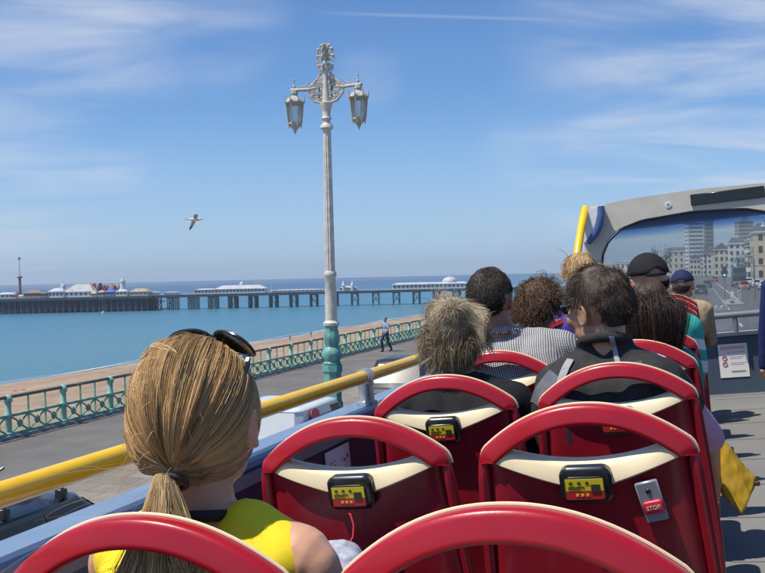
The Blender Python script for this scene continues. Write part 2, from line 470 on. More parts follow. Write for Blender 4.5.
# ------------------------------------------------------------------ promenade railing
gr = mat('railing_green', (.15, .37, .28), .55, var=.45, scale=5, rvar=.15)
grl = mat('railing_pale_green', (.25, .48, .39), .5, var=.3, scale=9)
hand = mat('railing_brown', (.115, .12, .085), .5, var=.3, scale=9)
RX, RZ0, RZ1, BAY = -15.72, .124, 1.13, 2.1
rail = thing('promenade_railing', 'green cast iron railing with lattice panels between promenade and beach', 'railing', T(RX, 0, RZ0))
H = RZ1 - RZ0
Y0 = 16.86 - 6 * BAY
post = MB().lathe([(.105, 0), (.105, .12), (.078, .14), (.078, .5), (.095, .52), (.095, .57), (.074, .6), (.074, .84), (.105, .87), (.11, .92), (.10, .97), (.06, 1.02), (.015, 1.045)], n=12)
pm = post.mesh('post'); shade(pm); pm.materials.append(grl)
lat = MB()
y0, y1 = .08, BAY - .08
lat.box((-.026, y0, .49), (.026, y1, .555)); lat.box((-.026, y0, .055), (.026, y1, .115))
third = (y1 - y0) / 3
for k in range(3):
    a, b2 = y0 + k * third, y0 + (k + 1) * third
    if k: lat.box((-.018, a - .016, .105), (.018, a + .016, H - .06))
    c = (a + b2) / 2; zc = .302
    for sx, sz in ((1, 1), (1, -1), (-1, 1), (-1, -1)):
        p0 = V((0, c, zc)); p2 = V((0, c + sx * third * .48, zc + sz * .19)); p1 = (p0 + p2) / 2 + V((0, -sx * .012, sz * .012))
        lat.tube([p0 + (p2 - p0) * .1, p1, p2], .026, 6)
    lat.cyl((-.04, c, zc), (.04, c, zc), .075, n=8)
    lat.tube([(0, c + .088 * math.cos(q), zc + .088 * math.sin(q)) for q in [i * math.pi / 5 for i in range(11)]], .014, 5)
lm = lat.mesh('lattice_panel'); shade(lm); lm.materials.append(gr)
NB = 46
for i in range(NB):
    y = Y0 + i * BAY
    p = bpy.data.objects.new('post', pm); C.objects.link(p); p.parent = rail; p.location = (0, y, 0)
    q = bpy.data.objects.new('lattice_panel', lm); C.objects.link(q); q.parent = rail; q.location = (0, y, 0)
far = MB().box((-.022, Y0 + NB * BAY, .5), (.022, Y0 + 110 * BAY, .55)).box((-.022, Y0 + NB * BAY, .06), (.022, Y0 + 110 * BAY, .105))
for i in range(NB, 110):
    y = Y0 + i * BAY
    far.box((-.07, y - .07, 0), (.07, y + .07, 1.0))
    for k in range(3):
        c = y + .36 + k * .65
        far.tube([(0, c - .3, .11), (0, c + .3, .5)], .02, 4); far.tube([(0, c + .3, .11), (0, c - .3, .5)], .02, 4); far.box((-.05, c - .07, .24), (.05, c + .07, .36))
o = far.build('far_run', gr, rail, smooth=False); o['kind'] = 'stuff'
MB().tube([(0, Y0, H - .03), (0, Y0 + 110 * BAY, H - .03)], .042, 8).build('handrail', hand, rail)
MB().box((-.1, Y0, 0), (.1, Y0 + 110 * BAY, .055)).build('plinth', kerbm, rail, smooth=False)

# ------------------------------------------------------------------ ornate lamp post
cream = mat('lamp_cream_paint', (.60, .56, .49), .5, var=.2, scale=7, bump=.15, bscale=30)
creamd = mat('lamp_cream_scroll', (.46, .43, .36), .55, var=.3, scale=10)
teal = mat('lamp_green_paint', (.15, .36, .31), .5, var=.25, scale=6, bump=.2, bscale=14)
lglass = None
def m_glass(name, tintc=(.93, .96, .96), refl=1.0, veil=0):
    m = bpy.data.materials.new(name); m.use_nodes = True
    N, L = m.node_tree.nodes, m.node_tree.links; N.clear()
    out = N.new('ShaderNodeOutputMaterial'); tr = N.new('ShaderNodeBsdfTransparent'); tr.inputs[0].default_value = (*tintc, 1)
    gl = N.new('ShaderNodeBsdfGlossy'); gl.inputs['Roughness'].default_value = .03
    fr = N.new('ShaderNodeFresnel'); fr.inputs[0].default_value = 1.45
    mul = N.new('ShaderNodeMath'); mul.operation = 'MULTIPLY'; mul.inputs[1].default_value = refl; L.new(fr.outputs[0], mul.inputs[0])
    mx = N.new('ShaderNodeMixShader'); L.new(mul.outputs[0], mx.inputs[0]); L.new(tr.outputs[0], mx.inputs[1]); L.new(gl.outputs[0], mx.inputs[2])
    last = mx
    if veil:
        df = N.new('ShaderNodeBsdfTranslucent'); df.inputs[0].default_value = (.85, .87, .9, 1)  # translucent mix gives the glass a pale veil
        m2 = N.new('ShaderNodeMixShader'); m2.inputs[0].default_value = veil; L.new(mx.outputs[0], m2.inputs[1]); L.new(df.outputs[0], m2.inputs[2]); last = m2
    L.new(last.outputs[0], out.inputs[0]); return m
lglass = m_glass('lantern_glass', (.88, .92, .92), 1, .30)
LX = -9.5
ld = 26.4
base = at(333, 395, X=LX); LY = base.y
lamp = thing('street_lamp', 'tall ornate cast iron lamp post, cream above and green below, with two lanterns', 'street lamp', T(LX, LY, .124))
def zz_(y): return 3.8 + (277 - y) * (ld / F) - .124
def rad(px): return px * ld / F / 2
MB().lathe([(rad(21), 0), (rad(21), .25), (rad(18.5), .32), (rad(18.5), zz_(372)), (rad(21), zz_(370)), (rad(21), zz_(364))], n=8).build('pedestal', teal, lamp, angle=30)
MB().lathe([(rad(16), zz_(364)), (rad(18), zz_(362)), (rad(15), zz_(360.5)), (rad(17), zz_(358)), (rad(20.5), zz_(353)), (rad(18.5), zz_(349)), (rad(13), zz_(346)), (rad(14), zz_(343)), (rad(16.5), zz_(339)), (rad(15.5), zz_(334)), (rad(13), zz_(329)), (rad(13), zz_(326))], n=32, lobes=8, amp=.045).build('foliate_base', teal, lamp)
MB().lathe([(rad(12), zz_(326)), (rad(15.5), zz_(325)), (rad(16), zz_(322.5)), (rad(11.5), zz_(320)), (rad(11.8), zz_(300)), (rad(10), zz_(278)), (rad(12.5), zz_(276)), (rad(12.5), zz_(273)), (rad(9.6), zz_(271))], n=24, lobes=12, amp=.02).build('relief_shaft', cream, lamp)
MB().lathe([(rad(9.6), zz_(271)), (rad(8.6), zz_(200)), (rad(7.6), zz_(132))], n=48, lobes=12, amp=.06).build('fluted_shaft', cream, lamp)
MB().lathe([(rad(8), zz_(132)), (rad(13), zz_(130)), (rad(12), zz_(127)), (rad(7.6), zz_(125)), (rad(7.6), zz_(122)), (rad(10.5), zz_(120.5)), (rad(7.6), zz_(118)), (rad(8.5), zz_(113)), (rad(12), zz_(107)), (rad(12.5), zz_(105)), (rad(8), zz_(104)), (rad(5.5), zz_(90)), (rad(5), zz_(75)), (rad(9), zz_(73)), (rad(9), zz_(71)), (rad(4), zz_(69)), (rad(4), zz_(55))], n=24).build('capital', cream, lamp)
def spiral(cx, cz, r, turns=1.6, a0=0, sgn=1, y=0):
    pts = []
    for i in range(26):
        t = i / 25; q = a0 + sgn * t * turns * 2 * math.pi; rr = r * (1 - .82 * t)
        pts.append((cx + rr * math.cos(q), y, cz + rr * math.sin(q)))
    return pts
sc = MB(); sc2 = MB()
for sx in (1, -1):
    zt, zb, zm = zz_(76), zz_(106), zz_(92)
    # heart-shaped openwork bracket
    sc.tube([(sx * .07, 0, zb + .02), (sx * .32, 0, zb + .08), (sx * .50, 0, zm - .10), (sx * .49, 0, zm + .08), (sx * .29, 0, zm + .25), (sx * .12, 0, zt + .02)], .035, 8)
    for (cx, cz, r, a, sg) in ((.27, zm - .1, .13, 2.2, 1), (.25, zm + .12, .12, -2, -1), (.14, zm + .3, .085, -1.4, 1), (.12, zm - .22, .09, 1.6, -1), (.40, zm + .02, .075, 0, 1), (.13, zm + .02, .08, 3, 1), (.40, zm - .14, .07, 1, -1), (.38, zm + .14, .06, -1, 1), (.10, zm + .18, .06, 2, -1), (.20, zm - .26, .06, 0, 1)):
        sc.tube([(sx * p[0], p[1], p[2]) for p in spiral(cx, cz, r, 1.4, a, sg)], .032, 6)
        sc.ell((sx * cx, 0, cz), (.04, .04, .04), 8, 6)
    # crown finial
    for (cx, cz, r, a, sg) in ((.13, zz_(70), .10, -1.5, 1), (.15, zz_(61), .115, -1.2, 1), (.13, zz_(54), .10, -.8, 1), (.06, zz_(50), .075, .3, 1)):
        sc2.tube([(sx * p[0], p[1], p[2]) for p in spiral(cx, cz, r, 1.3, a, sg)], .026, 6)
        sc2.tube([(p[1], sx * p[0], p[2]) for p in spiral(cx, cz, r, 1.3, a, sg)], .022, 6)
        sc2.ell((sx * (cx + r * .7), 0, cz + r * .5), (.045, .04, .045), 8, 6)
sc2.ell((0, 0, zz_(52)), (.09, .09, .11)); sc2.ell((0, 0, zz_(48.5)), (.05, .05, .06)); sc2.ell((0, 0, zz_(60)), (.08, .08, .14))
sc.build('scroll_bracket', creamd, lamp); sc2.build('crown_finial', creamd, lamp)
for sx in (1, -1):
    za = zz_(90); ax = .93
    arm = MB().tube([(sx * .3, 0, za + .02), (sx * .5, 0, za - .02), (sx * .7, 0, za), (sx * ax, 0, za)], [.04, .045, .05, .05], 10)
    arm.ell((sx * (ax + .05), 0, za), (.08, .06, .06)); arm.tube([(sx * .45, 0, za + .22), (sx * .6, 0, za + .09), (sx * .8, 0, za + .06)], .02, 6)
    arm.cyl((sx * ax, 0, za), (sx * ax, 0, za + .46), .024, .006); arm.ell((sx * ax, 0, za + .1), (.04, .04, .05)); arm.ell((sx * ax, 0, za + .27), (.026, .026, .03))
    arm.build('arm', creamd, lamp)
    lx = sx * ax
    ln = MB()
    zt = za - .06
    ln.lathe([(.03, zt + .05), (.1, zt + .02), (.11, zt - .04), (.07, zt - .07), (.1, zt - .1), (.2, zt - .17), (.27, zt - .24), (.285, zt - .28), (.255, zt - .30), (.255, zt - .32)], (lx, 0, 0), 8)
    zr, zb = zt - .31, zt - .86
    for k in range(8):
        a = (k + .5) * math.pi / 4 - math.pi / 8
        ca, sa = math.cos(a), math.sin(a)
        ln.tube([(lx + .255 * ca, .255 * sa, zr), (lx + .195 * ca, .195 * sa, zb)], .018, 6)
        ln.cyl((lx + .275 * ca, .275 * sa, zt - .27), (lx + .30 * ca, .30 * sa, zt - .10), .03, .006, 6)
        ln.cyl((lx + .18 * ca, .18 * sa, zb), (lx + .19 * ca, .19 * sa, zb - .13), .022, .006, 6)
    ln.lathe([(.20, zb + .03), (.2, zb - .02), (.15, zb - .07), (.10, zb - .12), (.05, zb - .15), (.055, zb - .19), (.02, zb - .24), (.004, zb - .3)], (lx, 0, 0), 8)
    lo = ln.build('lantern', mat('lantern_frame', (.42, .42, .36), .5, var=.25, scale=12), lamp, angle=25)
    MB().lathe([(.245, zr), (.188, zb + .03)], (lx, 0, 0), 8).build('glass', lglass, lo, smooth=False)

# ------------------------------------------------------------------ pier
PD = 580.0
PA = at(0, 299.5, d=PD); PB = at(415, 291.7, d=PD); PA.z = PB.z = 0
pe = (PB - PA).normalized(); pn = V((-pe.y, pe.x, 0))        # along towards the shore; away from us
PM = Matrix((pe, pn, V((0, 0, 1)))).transposed().to_4x4(); PM.translation = V((PA.x, PA.y, SEA))
pxm = (PB - PA).length / 415                                   # metres per photographed pixel along the pier
def pX(px): return px * pxm
DECK = 9.3
iron = mat('pier_iron', (.045, .06, .075), .7, var=.3, scale=.3)
irong = mat('pier_iron_green', (.10, .17, .16), .7, var=.3, scale=.3)
pdeck = mat('pier_deck', (.30, .30, .29), .8, var=.2, scale=.3)
pwhite = mat('pier_white', (.56, .58, .59), .7, var=.08, scale=.2)
proof = mat('pier_roof', (.46, .48, .51), .6, var=.15, scale=.2)
pdark = mat('pier_window', (.06, .08, .10), .3, var=.3, scale=1)
pier = thing('pier', 'long seaside pier on iron piles crossing the bay', 'pier', PM)
MB().box((pX(-150), 0, DECK - .9), (pX(150), 60, DECK)).box((pX(150), 8, DECK - .9), (pX(560), 26, DECK)).build('deck', pdeck, pier, smooth=False)
MB().box((pX(-150), -.15, DECK - 1.6), (pX(150), -.01, DECK - .1)).box((pX(150), 7.85, DECK - 1.7), (pX(560), 7.99, DECK - .1)).build('edge_beam', iron, pier, smooth=False)
rl = MB()
for a, b_, y in ((-150, 150, .2), (150, 560, 8.2)):
    rl.box((pX(a), y, DECK + 1.0), (pX(b_), y + .12, DECK + 1.15)); rl.box((pX(a), y, DECK + .5), (pX(b_), y + .1, DECK + .56))
    for k in range(int((b_ - a) / 3.5)): rl.box((pX(a + k * 3.5), y, DECK), (pX(a + k * 3.5) + .16, y + .14, DECK + 1.1))
rl.build('railing', pwhite, pier, smooth=False)
def bent(mb, x, y0, y1, n, w=1.0):
    for k in range(n):
        y = y0 + (y1 - y0) * k / (n - 1)
        for dx in (-w, w): mb.cyl((x + dx, y, -2), (x + dx, y, DECK - .9), .38, n=6)
    for y in (y0,):
        mb.tube([(x - w, y, 1), (x + w, y, DECK - 1.5)], .16, 4); mb.tube([(x + w, y, 1), (x - w, y, DECK - 1.5)], .16, 4)
    mb.box((x - w - .3, y0, DECK - 2.2), (x + w + .3, y1, DECK - 1.7)); mb.box((x - w - .2, y0 - .2, 3.6), (x + w + .2, y0 + .2, 4))
bm_ = MB(); bent(bm_, 0, 9.5, 24.5, 4, 1.9)
bmesh_ = bm_.mesh('pile_bent'); bmesh_.materials.append(irong)
for px in (167, 188, 208.5, 228.8, 249.5, 270.5, 291.2, 312, 333, 354, 375.6, 396.7, 417.5, 438.5, 459, 480, 501):
    o = bpy.data.objects.new('pile_bent', bmesh_); C.objects.link(o); o.parent = pier; o.location = (pX(px), 0, 0)
bh = MB()
for k in range(5):
    y = 1 + k * 9.0
    for dx in (0, 3.2): bh.cyl((dx, y, -2), (dx, y, DECK - .9), .42, n=6)
    bh.tube([(0, y, .6), (3.2, y, 4.6)], .2, 4); bh.tube([(3.2, y, .6), (0, y, 4.6)], .2, 4); bh.tube([(0, y, 4.6), (3.2, y, DECK - 1)], .2, 4); bh.tube([(3.2, y, 4.6), (0, y, DECK - 1)], .2, 4)
bh.box((-.4, .6, 4.4), (3.6, 46, 4.9)); bh.box((-.4, .6, DECK - 1.9), (3.6, 46, DECK - 1.2))
bhm = bh.mesh('pile_cluster'); bhm.materials.append(iron)
for k in range(34):
    o = bpy.data.objects.new('pile_cluster', bhm); C.objects.link(o); o.parent = pier; o.location = (pX(-58 + k * 6.05), 0, 0)
# dark box added between the pier-head piles for the shade under the deck
MB().box((pX(-60), 6, 1.2), (pX(98), 44, 7.6)).build('dark_infill', mat('pier_infill_dark', (.03, .043, .06), .8, var=.3, scale=.2), pier, smooth=False)

def pp(px, y, z=DECK): return PM @ T(pX(px), y, z)
def roofbox(mb, x0, x1, y0, y1, z0, z1, zr, inset=.25):
    mb.box((x0, y0, z0), (x1, y1, z1)); w = (x1 - x0) * inset; d = (y1 - y0) * .5
    return [(x0 - .4, y0 - .4, z1), (x1 + .4, y0 - .4, z1), (x1 + .4, y1 + .4, z1), (x0 - .4, y1 + .4, z1), (x0 + w, y0 + d * .7, zr), (x1 - w, y0 + d * .7, zr), (x1 - w, y1 - d * .7, zr), (x0 + w, y1 - d * .7, zr)]
def pavilion(name, label, px0, px1, h, rh, y0=10, y1=24, wall=pwhite, roof=proof, dome=None, turrets=(), cat='pavilion', bays=None, inset=.25):
    w = (px1 - px0) * pxm
    t = thing(name, label, cat, pp(px0, 0))
    mb = MB(); vs = roofbox(mb, 0, w, y0, y1, .003, h, h + rh, inset)
    mb.build('wall', wall, t, smooth=False)
    rf = MB().hull(vs).build('roof', roof, t, smooth=False)
    n = bays or max(3, int(w / 3.2))
    wm = MB().box((-.7, y0 - .06, h * .28), (.7, y0 - .005, h * .78)).mesh('window'); wm.materials.append(pdark)
    for k in range(n):
        o = bpy.data.objects.new('window', wm); C.objects.link(o); o.parent = t; o.location = (w * (k + .5) / n, 0, 0)
    if dome:
        dx, dr, dh = dome
        x = (dx - px0) * pxm
        d = MB().lathe([(dr, h + rh * .2), (dr, h + rh + dh * .15), (dr * .97, h + rh + dh * .3), (dr * .8, h + rh + dh * .65), (dr * .4, h + rh + dh * .92), (.25, h + rh + dh), (.15, h + rh + dh + 1.6)], (x, (y0 + y1) / 2, 0), 16).build('dome', roof if dr < 5 else pwhite, t)
    for px in turrets:
        x = (px - px0) * pxm
        MB().lathe([(.9, 0.01), (.9, h + 1.2), (1.2, h + 1.3), (1.0, h + 2), (.5, h + 3), (.1, h + 4.4)], (x, y0, 0), 10).build('turret', wall, t)
    return t
pavilion('pier_arcade', 'long white arcade with pale hipped roof and small central dome on the pier', 212, 263, 2.7, 2.2, dome=(238, 1.5, 2.2), turrets=(), bays=14, inset=.12)
pavilion('pier_shelter', 'low narrow white shelter on the deck left of the domed arcade', 191, 212, 2.6, .7, bays=6)
pavilion('pier_kiosk', 'white twin topped kiosk on the deck right of the lamp post', 339, 356, 2.0, .9, turrets=(343, 352), bays=5)
pavilion('pier_shelter', 'grey glazed shelter on the deck between the arcade and the lamp post', 268, 322, 1.2, .4, bays=12, wall=mat('pier_grey', (.45, .5, .52), .6))
pavilion('pier_palace', 'long white pier building with a round dome close to the heads', 393, 470, 3.0, 1.1, dome=(452, 4.6, 3.2), turrets=(), bays=18, inset=.06)
pavilion('funfair_hall', 'wide grey-white hall with sloping roof on the pier head', 61, 90, 3.2, 4.6, 6, 30, roof=mat('hall_roof', (.40, .40, .39), .7, var=.2, scale=.3), bays=6)
pavilion('funfair_hall', 'low white hall with stepped roof beside the sloping roofed hall', 46, 61, 3.6, 2.2, 4, 20, dome=(57, 1.8, 2.8), bays=4)
pavilion('funfair_stall', 'long low brown stall at the left of the pier head', 22, 40, 3.0, 2.0, 3, 14, wall=mat('stall_brown', (.26, .15, .11), .7, var=.3, scale=.5), roof=mat('stall_roof', (.22, .16, .14), .7), bays=4)
pavilion('funfair_stall', 'low grey stall at the far left end of the pier', -6, 12, 2.6, 1.2, 3, 14, wall=mat('pier_grey', (.45, .5, .52), .6), bays=4)
pavilion('funfair_stall', 'blue tented stall below the red coaster on the pier', 104, 113, 2.6, 2.6, 2, 12, wall=mat('stall_blue', (.05, .10, .36), .6, var=.2, scale=.5), roof=mat('stall_blue_roof', (.06, .12, .4), .6), bays=2, inset=.45)
pavilion('funfair_stall', 'cream stall at the foot of the white slide tower', 115, 126, 2.8, 1.3, 2, 10, wall=mat('stall_cream', (.7, .62, .42), .6), bays=3)
pavilion('funfair_stall', 'tan pitched stall at the right end of the pier head', 128, 146, 2.4, 1.9, 4, 16, wall=mat('stall_tan', (.42, .38, .28), .7), roof=mat('stall_tan_roof', (.36, .33, .22), .7, var=.3, scale=.5), bays=4)
for (p0, p1, lab, wc, rc, hh, rh_) in ((12.5, 15, 'tiny red roofed booth beside the thrill tower', (.5, .45, .38), (.30, .10, .08), 2.2, 1.3), (40, 45, 'small dark booth between the brown stall and the stepped hall', (.12, .12, .13), (.16, .15, .14), 2.6, 1.0), (90, 95, 'tiny yellow topped booth at the foot of the red coaster', (.5, .48, .45), (.55, .40, .10), 2.0, 1.6),
        (97, 103, 'small grey booth left of the blue tented stall', (.34, .33, .32), (.42, .30, .24), 2.6, 1.2), (148, 156, 'narrow pale shelter where the pier head meets the walkway', (.6, .6, .58), (.4, .42, .43), 1.7, .5), (160, 176, 'long low shelter on the walkway near the pier head', (.5, .53, .54), (.45, .47, .48), 1.5, .4)):
    pavilion('pier_booth', lab, p0, p1, hh, rh_, 9 if p0 > 145 else 2, 13 if p0 > 145 else 9, wall=mat('booth_%d' % p0, wc, .7, var=.2, scale=.5), roof=mat('booth_roof_%d' % p0, rc, .7, var=.2, scale=.5), bays=3, inset=.3)
# thrill tower
tw = thing('thrill_tower', 'slender tall ride mast with a red lower stage and a ball on top', 'ride', pp(16.5, 6))
MB().cyl((0, 0, 0.003), (0, 0, 13), .95, .85, 8).build('lower_stage', mat('ride_red', (.32, .13, .10), .6, var=.3, scale=.4), tw)
MB().cyl((0, 0, 13), (0, 0, 24), .28, .18, 6).build('mast', mat('ride_steel', (.35, .36, .4), .5), tw)
MB().ell((0, 0, 24.3), (.8, .8, .9), 10, 8).build('ball', mat('ride_ball', (.12, .16, .2), .5), tw)
MB().lathe([(1.5, 12.4), (1.7, 12.9), (1.2, 13.6)], n=10).build('car_ring', mat('ride_brown', (.2, .1, .08), .6), tw)
MB().lathe([(2.6, .003), (2.6, 1.4), (1.6, 2)], n=10).build('plinth', pwhite, tw)
# small rides crowding the pier head
for k, (px, y, r_, h, c1, c2, lab) in enumerate(((31, 8, 3.4, 3.6, (.45, .12, .10), (.55, .5, .42), 'small red roofed roundabout behind the brown stall'), (74, 32, 2.6, 9.5, (.40, .36, .34), (.5, .3, .2), 'pale pointed ride top rising behind the sloping hall'), (93, 6, 2.0, 5.2, (.12, .2, .42), (.5, .5, .5), 'small blue topped ride at the left of the red coaster'),
        (101, 24, 2.4, 8.0, (.34, .14, .10), (.4, .35, .3), 'dark red pointed ride among the coaster humps'), (109, 20, 1.6, 9.0, (.5, .42, .2), (.45, .45, .45), 'thin tan ride tower behind the blue tented stall'), (138, 22, 2.8, 4.6, (.30, .34, .24), (.5, .5, .46), 'low green topped roundabout at the right end of the pier head'), (52, 26, 2.2, 7.6, (.5, .5, .52), (.35, .3, .28), 'grey pointed ride top behind the stepped hall'), (6, 14, 2.6, 4.4, (.36, .3, .26), (.5, .45, .4), 'drab roundabout at the far left end of the pier'))):
    t = thing('fairground_ride', lab, 'ride', pp(px, y), 'small rides on the pier head')
    MB().lathe([(r_ * .85, .003), (r_ * .85, .5), (r_ * .25, .55), (r_ * .25, h * .55)], n=10).build('drum', mat('ride_drum_%d' % k, c2, .7, var=.25, scale=.5), t)
    MB().lathe([(r_, h * .5), (r_ * 1.02, h * .56), (r_ * .55, h * .72), (r_ * .16, h * .9), (.08, h)], n=10).build('roof', mat('ride_top_%d' % k, c1, .7, var=.25, scale=.5), t)
# helter skelter
hs = thing('helter_skelter', 'white tapering slide tower on the pier head', 'ride', pp(120, 7))
MB().lathe([(2.4, .003), (1.5, 8), (1.7, 8.1), (1.7, 9.4), (1.0, 9.6), (.4, 11.2), (.1, 12.4)], n=14).build('tower', pwhite, hs)
MB().tube([((2.6 - .1 * i / 4) * math.cos(i * .5) * (1 - i / 70), (2.6 - .1 * i / 4) * math.sin(i * .5) * (1 - i / 70), .5 + i * .22) for i in range(34)], .28, 6).build('slide', mat('slide_blue', (.12, .25, .5), .5), hs)
# coaster
for (px0, px1, h, lab) in ((84, 97, 8.5, 'red looping coaster structure left of the white slide tower'), (97, 114, 6.6, 'low rust red coaster humps behind the blue stall')):
    t = thing('roller_coaster', lab, 'ride', pp(px0, 16), 'coaster sections on the pier head')
    w = (px1 - px0) * pxm
    red = mat('coaster_red', (.30, .085, .075), .6, var=.3, scale=.4)
    tr = MB(); pts = [(w * i / 24, 1.5 * math.sin(i * .5), h * (.55 + .4 * math.sin(i * .55))) for i in range(25)]
    tr.tube(pts, .42, 6); tr.tube([(p[0], p[1] + 1.8, p[2]) for p in pts], .42, 6); tr.build('track', red, t)
    sp = MB()
    for i in range(0, 25, 1):
        sp.cyl((pts[i][0], pts[i][1], 0.003), pts[i], .2, n=5)
        if i < 24: sp.tube([(pts[i][0], pts[i][1], 0.2), pts[i + 1]], .13, 4)
    sp.build('support', mat('coaster_brown', (.26, .12, .10), .7, var=.3, scale=.5), t)
for (px, h, lab) in ((134, 4.5, 'short flag mast on the right of the pier head'), (270, 6.2, 'slim white flag mast right of the domed arcade'), (44, 5.0, 'short mast left of the stepped hall')):
    t = thing('flag_mast', lab, 'mast', pp(px, 9))
    MB().cyl((0, 0, .003), (0, 0, h), .26, .14, 6).build('pole', pwhite, t)
    MB().lathe([(.7, .003), (.6, .7), (.3, .9)], n=8).build('foot_block', pwhite, t)
# moored boat
b0 = at(103, 314.2, Z=SEA)
bt = thing('sailing_boat', 'small white moored boat with bare mast before the pier', 'boat', T(b0.x, b0.y, SEA) @ RZ(.5))
hull = []
for i in range(9):
    t = i / 8; y = -2.6 + 5.2 * t; w = 1.0 * (1 - (2 * t - 1) ** 4 * .55) * (1 if t < .6 else math.cos((t - .6) / .4 * 1.45))
    hull.append([(-w, y, .95), (-w * .9, y, .3), (-w * .3, y, -.3), (w * .3, y, -.3), (w * .9, y, .3), (w, y, .95)])
MB().loft(hull).build('hull', pwhite, bt)
MB().box((-.6, -1.0, .95), (.6, 1.0, 1.6), bev=.15).build('cabin', pwhite, bt)
MB().cyl((0, .3, .9), (0, .3, 9.0), .10, .06, 6).build('mast', mat('ride_steel', (.35, .36, .4), .5), bt)

# ------------------------------------------------------------------ gull
g0 = at(195.5, 219.5, d=60)
gl = thing('seagull', 'white and grey gull gliding over the sea with one dark drooping wing tip', 'bird', Matrix.Translation(g0) @ RZ(R(-48)) @ Matrix.Rotation(R(-22), 4, 'Y') @ Matrix.Diagonal((1.25, 1.45, 1.5, 1)))
gw = mat('gull_white', (.72, .71, .68), .7, var=.08, scale=9); gg = mat('gull_grey', (.36, .37, .38), .7, var=.15, scale=12); gk = mat('gull_black', (.03, .03, .035), .7)
body = MB()
st = [(-.30, .012, .0), (-.24, .05, .0), (-.12, .075, .0), (.03, .085, -.005), (.14, .07, .0), (.20, .045, .015), (.25, .048, .025), (.29, .035, .022), (.31, .012, .018)]
body.loft([[(r * math.cos(a), y, z + r * .85 * math.sin(a)) for a in [k * math.pi / 5 for k in range(10)]] for y, r, z in st])
bo = body.build('body', gw, gl)
MB().hull([(-.01, -.27, 0), (.01, -.27, 0), (-.08, -.44, .004), (.08, -.44, .004), (0, -.45, -.006), (0, -.27, .02)]).build('tail', gw, gl)
MB().cyl((0, .30, .018), (0, .37, .005), .014, .003, 8).build('beak', mat('gull_beak', (.6, .42, .08), .5), gl)
for sx in (1, -1):
    wing = []; tip = []
    W_ = [(.05, .07, -.10, .05), (.22, .08, -.11, .09), (.42, .04, -.12, .06), (.56, -.02, -.15, .0)] if sx > 0 else [(.05, .07, -.10, .03), (.22, .08, -.11, .05), (.42, .04, -.12, -.01), (.56, -.02, -.15, -.10)]
    T_ = [W_[-1], (.66, -.08, -.16, W_[-1][3] - .05), (.74, -.15, -.17, W_[-1][3] - .12)]
    sec = lambda x, a, b_, z: [(sx * x, a, z), (sx * x, (a * .7 + b_ * .3), z + .018), (sx * x, b_, z), (sx * x, (a + b_) / 2, z - .004)]
    MB().loft([sec(*q) for q in W_]).build('wing', gg, gl)
    MB().loft([sec(*q) for q in T_]).build('wing_tip', gk, gl)
# ------------------------------------------------------------------ the bus
navy = mat('bus_navy', (.022, .036, .075), .45, var=.15, scale=4, rvar=.1)
navyp = mat('bus_front_panel_blue', (.055, .085, .13), .5, var=.12, scale=3)
ledgeb = mat('bus_ledge_blue', (.165, .245, .385), .45, var=.08, scale=6, bump=.04, bscale=20, coat=.25, rvar=.08)
yel = mat('handrail_yellow', (.98, .57, .003), .33, var=.06, scale=12, coat=.4, rvar=.06, bump=.02, bscale=40)
steel = mat('bracket_steel', (.62, .62, .60), .32, metal=.7, var=.1, scale=20)
grey = mat('frame_grey', (.56, .52, .44), .6, var=.08, scale=5)
bwhite = mat('bus_white', (.72, .73, .74), .4, var=.05)
black = mat('black_plastic', (.012, .012, .013), .28, var=.1, scale=20, coat=.3)
rubber = mat('black_rubber', (.02, .02, .02), .7)
floorm = m_ground('bus_floor', (.17, .168, .16), (.235, .232, .222), 1.2, 180, .7, .12)
busred = mat('bus_red_body', (.35, .02, .03), .35, coat=.4, var=.05)

bus = thing('open_top_bus', 'open top sightseeing bus deck with blue side ledge, yellow handrail and grey windscreen frame', 'bus', BUS.copy())
XW, XO, XR = -1.10, -1.216, 1.10
YF = 10.25
MB().box((XO, -1.2, FLOOR - .12), (1.216, YF + .35, FLOOR)).build('floor', floorm, bus, smooth=False)
